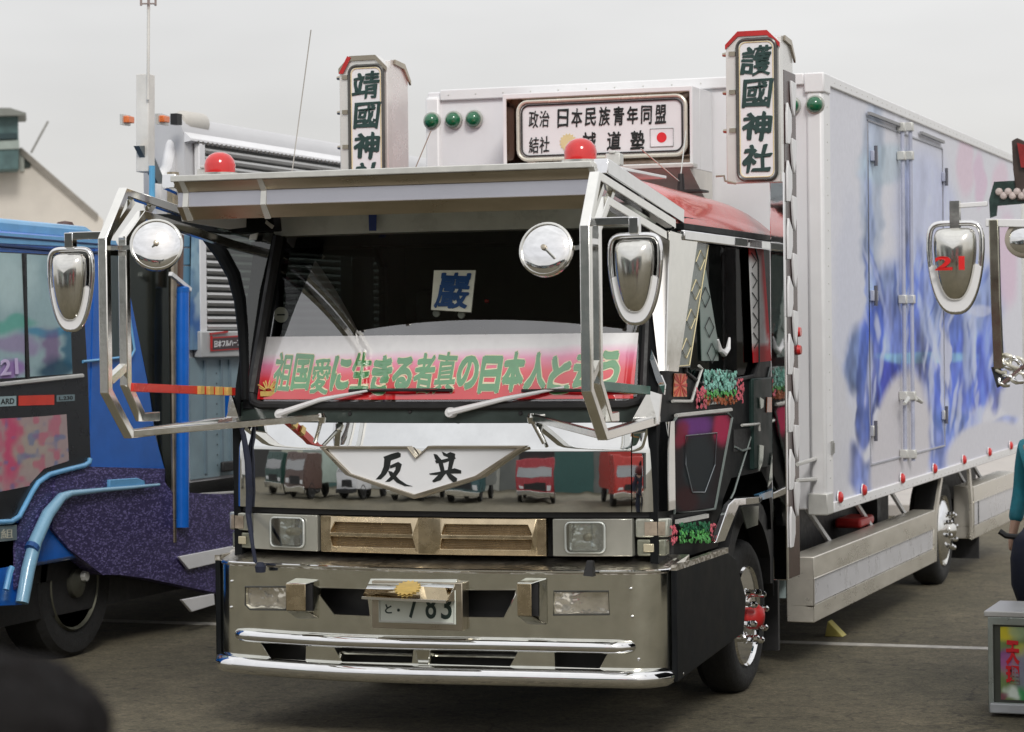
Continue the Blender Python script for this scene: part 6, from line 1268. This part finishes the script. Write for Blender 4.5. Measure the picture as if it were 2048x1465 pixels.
# =================================================================== PEOPLE
def skin_body(name, J, E_, parent, mat, lvl=2, label=None):
    me = bpy.data.meshes.new(name); off = base(parent)
    me.from_pydata([tuple(Vector(p[:3]) - off) for p in J], E_, []); o = bpy.data.objects.new(name, me); COL.objects.link(o)
    md = o.modifiers.new('skin', 'SKIN'); me.skin_vertices or None
    if not me.skin_vertices:
        bm = bmesh.new(); bm.from_mesh(me); bm.verts.layers.skin.verify(); bm.to_mesh(me); bm.free()
    for i, p in enumerate(J): me.skin_vertices[0].data[i].radius = (p[3], p[4] if len(p) > 4 else p[3]); me.skin_vertices[0].data[i].use_root = (i == 0)
    md.use_smooth_shade = True; sb = o.modifiers.new('sub', 'SUBSURF'); sb.levels = sb.render_levels = lvl
    me.materials.append(mat); o.parent = parent
    if label: o['label'] = label
    return o
def person(loc, face, H, label, top, trousers, hair_long, arm='down', group=None):
    """standing figure; the body is one skinned surface, clothes are looser shells over it"""
    p = thing('person', label, 'person', loc, group); s = H / 1.7; c, s_ = math.cos(face), math.sin(face)
    def w(x, y, z, *r): return (loc[0] + (x * c - y * s_) * s, loc[1] + (x * s_ + y * c) * s, z * s, *[q * s for q in r])
    J = [w(0, 0, .93, .125, .10), w(0, 0, 1.12, .12, .09), w(0, .0, 1.32, .14, .10), w(0, .01, 1.42, .08, .07), w(0, .01, 1.49, .052, .055), w(0, .0, 1.57, .072, .085), w(0, .0, 1.64, .060, .070), w(0, 0, 1.685, .03, .035)]
    E_ = [(0, 1), (1, 2), (2, 3), (3, 4), (4, 5), (5, 6), (6, 7)]
    for sg in (1, -1):
        k = len(J); J += [w(sg * .17, .0, 1.37, .055), w(sg * .23, .02, 1.10, .042), w(sg * .24, -.05, .88, .030), w(sg * .24, -.07, .80, .032, .018), w(sg * .24, -.08, .73, .022, .012)]
        E_ += [(2, k), (k, k + 1), (k + 1, k + 2), (k + 2, k + 3), (k + 3, k + 4)]
        k = len(J); J += [w(sg * .095, 0, .82, .085), w(sg * .10, -.01, .48, .058), w(sg * .10, .02, .10, .040), w(sg * .10, -.06, .045, .040, .035), w(sg * .105, -.15, .03, .035, .022)]
        E_ += [(0, k), (k, k + 1), (k + 1, k + 2), (k + 2, k + 3), (k + 3, k + 4)]
    skin_body('body', J, E_, p, skin_m)
    Jt = [w(0, 0, .80, .165, .13), w(0, 0, .95, .155, .125), w(0, 0, 1.12, .14, .11), w(0, 0, 1.32, .155, .115), w(0, .01, 1.43, .085, .08)]; Et = [(0, 1), (1, 2), (2, 3), (3, 4)]
    for sg in (1, -1): k = len(Jt); Jt += [w(sg * .18, .0, 1.375, .068), w(sg * .235, .02, 1.10, .056), w(sg * .24, -.045, .90, .045)]; Et += [(3, k), (k, k + 1), (k + 1, k + 2)]
    skin_body('jacket', Jt, Et, p, top)
    Jl = [w(0, 0, .97, .15, .125)]; El = []
    for sg in (1, -1): k = len(Jl); Jl += [w(sg * .10, 0, .82, .10), w(sg * .105, -.01, .48, .078), w(sg * .105, .02, .09, .066)]; El += [(0, k), (k, k + 1), (k + 1, k + 2)]
    skin_body('trousers', Jl, El, p, trousers)
    for sg in (1, -1): skin_body('shoe', [w(sg * .10, .05, .05, .045, .045), w(sg * .10, -.06, .045, .048, .04), w(sg * .105, -.17, .035, .04, .028)], [(0, 1), (1, 2)], p, rubber)
    pr_ = [(.115, .01), (.112, .04), (.095, .075), (.065, .100), (.02, .112), (-.03, .112), (-.07, .105)] + ([(-.12, .110), (-.18, .125), (-.24, .130), (-.29, .11), (-.31, .06)] if hair_long else [(-.10, .08), (-.12, .03)])
    hm = MB().lathe((0, 0, 0), (0, 0, 1), [(np.interp(t_, range(len(pr_)), [q[0] for q in pr_]), np.interp(t_, range(len(pr_)), [q[1] for q in pr_])) for t_ in np.linspace(0, len(pr_) - 1, 34)], 72); hm.v = [tuple(w(v[0] * .92, v[1] * (1.0 if v[1] > 0 else (.80 if hair_long else .86)) + .028 + .02 * max(0, -v[2] * 3), v[2] + 1.625)[:3]) for v in hm.v]
    hv = []
    for v in hm.v:
        q = mnoise.noise(Vector(v) * 26) * .010 + mnoise.noise(Vector((v[0] * 150, v[1] * 150, v[2] * 14))) * .006; ctr_ = Vector(w(0, .02, 1.60)[:3]); dv = (Vector(v) - ctr_).normalized(); hv.append(tuple(Vector(v) + dv * q * 1.6))
    hm.v = hv
    ho = obj('hair', hm, hair_m, p, smooth=80)
    fmb = MB()                                                   # face on the -y side
    hd = lambda x, y, z: Vector(w(x, y, z)[:3])
    for sg in (1, -1): fmb.lathe(hd(sg * .03, -.076, 1.595), hd(0, -1, 0) - hd(0, 0, 0), [(-.006, .010 * s), (.004, .010 * s), (.006, .002)], 8)
    fmb.tube([hd(0, -.082, 1.60), hd(0, -.102, 1.565)], .009, 6); fmb.tube([hd(-.025, -.080, 1.54), hd(0, -.086, 1.538), hd(.025, -.080, 1.54)], .005, 6)
    obj('face_features', fmb, M('face_tone', (.30, .16, .12), .5), p)
    return p
# onlooker close to the camera, lower left, seen from behind and out of focus
d = ray(24, 1376); t = 2.55 / np.linalg.norm(d); pt = CAM + d * t
person((float(pt[0]), float(pt[1]), 0), math.radians(200), 1.62, 'blurred dark-haired person in a maroon scarf close to the camera at lower left', navy, navy, False)
pp = [o for o in bpy.data.objects if o.get('label', '').startswith('blurred')][0]
obj('scarf', MB().lathe((float(pt[0]), float(pt[1]), 1.44), (0, 0, 1), [(-.10, .15), (-.06, .20), (.02, .20), (.07, .165), (.09, .14)], 28), maroon, pp, smooth=70)
# bystander at the right edge
pt = PG(2104, 1345)
pr = person((pt.x, pt.y, 0), math.radians(-30), 1.60, 'person in teal jacket and dark trousers standing beside the sign box at the right edge', teal_cloth, navy, False)
bgc = PY(2060, 1135, pt.y - .32)
BG = thing('shoulder_bag', 'round black bag hanging above the low sign box at the right edge', 'bag', tuple(bgc))
obj('bag_body', MB().lathe(bgc, (0, 0, 1), [(-.235, .02), (-.20, .07), (-.10, .105), (.05, .11), (.16, .09), (.22, .03)], 24), navy, BG, smooth=60)
obj('strap', MB().tube([bgc + Vector((0, 0, .2)), bgc + Vector((-.07, -.02, .17)), PY(2012, 1072, pt.y - .34), PY(1999, 1063, pt.y - .34)], .017, 8).tube([bgc + Vector((0, 0, .2)), Vector((pt.x - .02, pt.y - .17, 1.05)), Vector((pt.x + .08, pt.y - .12, 1.33)), Vector((pt.x + .10, pt.y, 1.37))], .012, 6), rubber, BG)

# =================================================================== vehicles facing the truck across the yard (they show in its polished front)
def box_truck(x, y, cabc, boxc, Lb, Wd, Hh, label, van=False):
    t = thing('parked_truck' if not van else 'parked_van', label, 'truck' if not van else 'van', (x, y, 0), 'vehicles parked across the yard'); q = lambda n_, mb, m_, par=None, **k: obj(n_, mb, m_, par or t, **k)
    hw = Wd / 2; hc = 2.1 if not van else Hh
    cb = q('cab', MB().prism([(x - hw, y, .5), (x - hw, y, 1.2), (x - hw, y - .35, hc), (x - hw, y - 1.9, hc), (x - hw, y - 1.9, .5)], (Wd, 0, 0)), cabc, bev=.04)
    q('windscreen', MB().prism([(x - hw + .1, y + .004, 1.25), (x + hw - .1, y + .004, 1.25), (x + hw - .15, y - .33, hc - .12), (x - hw + .15, y - .33, hc - .12)], (0, .006, 0)), blue_glass, cb)
    q('bumper', MB().box(x - hw, x + hw, y + .002, y + .08, .32, .55), steel if not van else rubber, bev=.02)
    for sg in (1, -1): q('headlight', MB().box(x + sg * (hw - .3) - .14, x + sg * (hw - .3) + .14, y + .002, y + .03, .65, .82), acrylic, bev=.01)
    q('grille', MB().box(x - hw + .5, x + hw - .5, y + .002, y + .02, .62, .95), rubber)
    q('body', MB().box(x - hw, x + hw, y - 2.0 - Lb, y - 1.92, .75 if not van else .5, Hh), boxc, bev=.02)
    for yy in (y - .8, y - 1.9 - Lb * .7):
        for sg in (1, -1): q('wheel', MB().lathe((x + sg * hw, yy, .42), (sg, 0, 0), [(-.25, .3), (-.24, .41), (-.02, .42), (.01, .3), (-.03, .22), (0, .1)], 24), tyre_m)
    return t
box_truck(-27, -10.5, white_body, white_body, 4.5, 2.2, 3.0, 'white box truck parked across the yard, furthest left in the chrome reflection')
box_truck(-19.5, -15.5, M('dark_green_cab', (.02, .06, .05), .3), M('cream_body', (.55, .55, .45), .5), 4, 2.1, 2.8, 'cream bodied truck with dark green cab parked across the yard')
box_truck(-12.5, -16.5, white_body, alu, 3, 1.8, 2.0, 'white van parked across the yard', True)
box_truck(-5.0, -18.5, M('teal_cab', (.03, .09, .10), .3), M('grey_body', (.2, .21, .2), .5), 4, 2.2, 3.0, 'teal truck with grey body parked across the yard')
box_truck(-.6, -19.0, M('crimson_cab', (.35, .02, .03), .25), M('black_body', (.02, .02, .02), .4), 4, 2.3, 2.9, 'crimson truck with black body parked across the yard')
box_truck(4.6, -16.5, M('scarlet_cab', (.50, .03, .02), .25), M('scarlet_body', (.45, .04, .03), .4), 4, 2.2, 2.6, 'all scarlet truck parked across the yard')
box_truck(-8.6, -17.5, M('charcoal_cab', (.03, .03, .035), .3), M('charcoal_body', (.05, .05, .055), .4), 4, 2.3, 2.9, 'charcoal truck parked across the yard')
box_truck(-15.8, -14.5, M('brown_cab', (.10, .06, .05), .3), M('pale_green_body', (.35, .42, .38), .4), 4, 2.2, 2.8, 'brown cabbed truck with pale green body parked across the yard')
WH = thing('warehouse', 'long grey warehouse added unseen across the yard to fill the chrome reflections', 'building', (-20, -36, 0))  # unseen building added to darken and fill the reflections in the chrome
wl = obj('wall', MB().box(-75, 22, -44, -36, 0, 4.6), M('warehouse_grey', (.17, .18, .17), .7, 0, .2, .5), WH, smooth=0)
obj('roof', MB().prism([(-76, -35.5, 4.6), (-76, -40, 6.0), (-76, -44.5, 4.6)], (99, 0, 0)), M('warehouse_roof', (.12, .14, .15), .6, 0, .2, .5), WH, smooth=0)
for k in range(9): obj('roller_door', MB().box(-70 + k * 10, -65.5 + k * 10, -35.99, -35.9, 0, 3.4), M('roller_door_' + ('pale', 'teal', 'dark')[k % 3], ((.40, .40, .36), (.05, .13, .12), (.04, .04, .04))[k % 3], .6), WH, smooth=0)
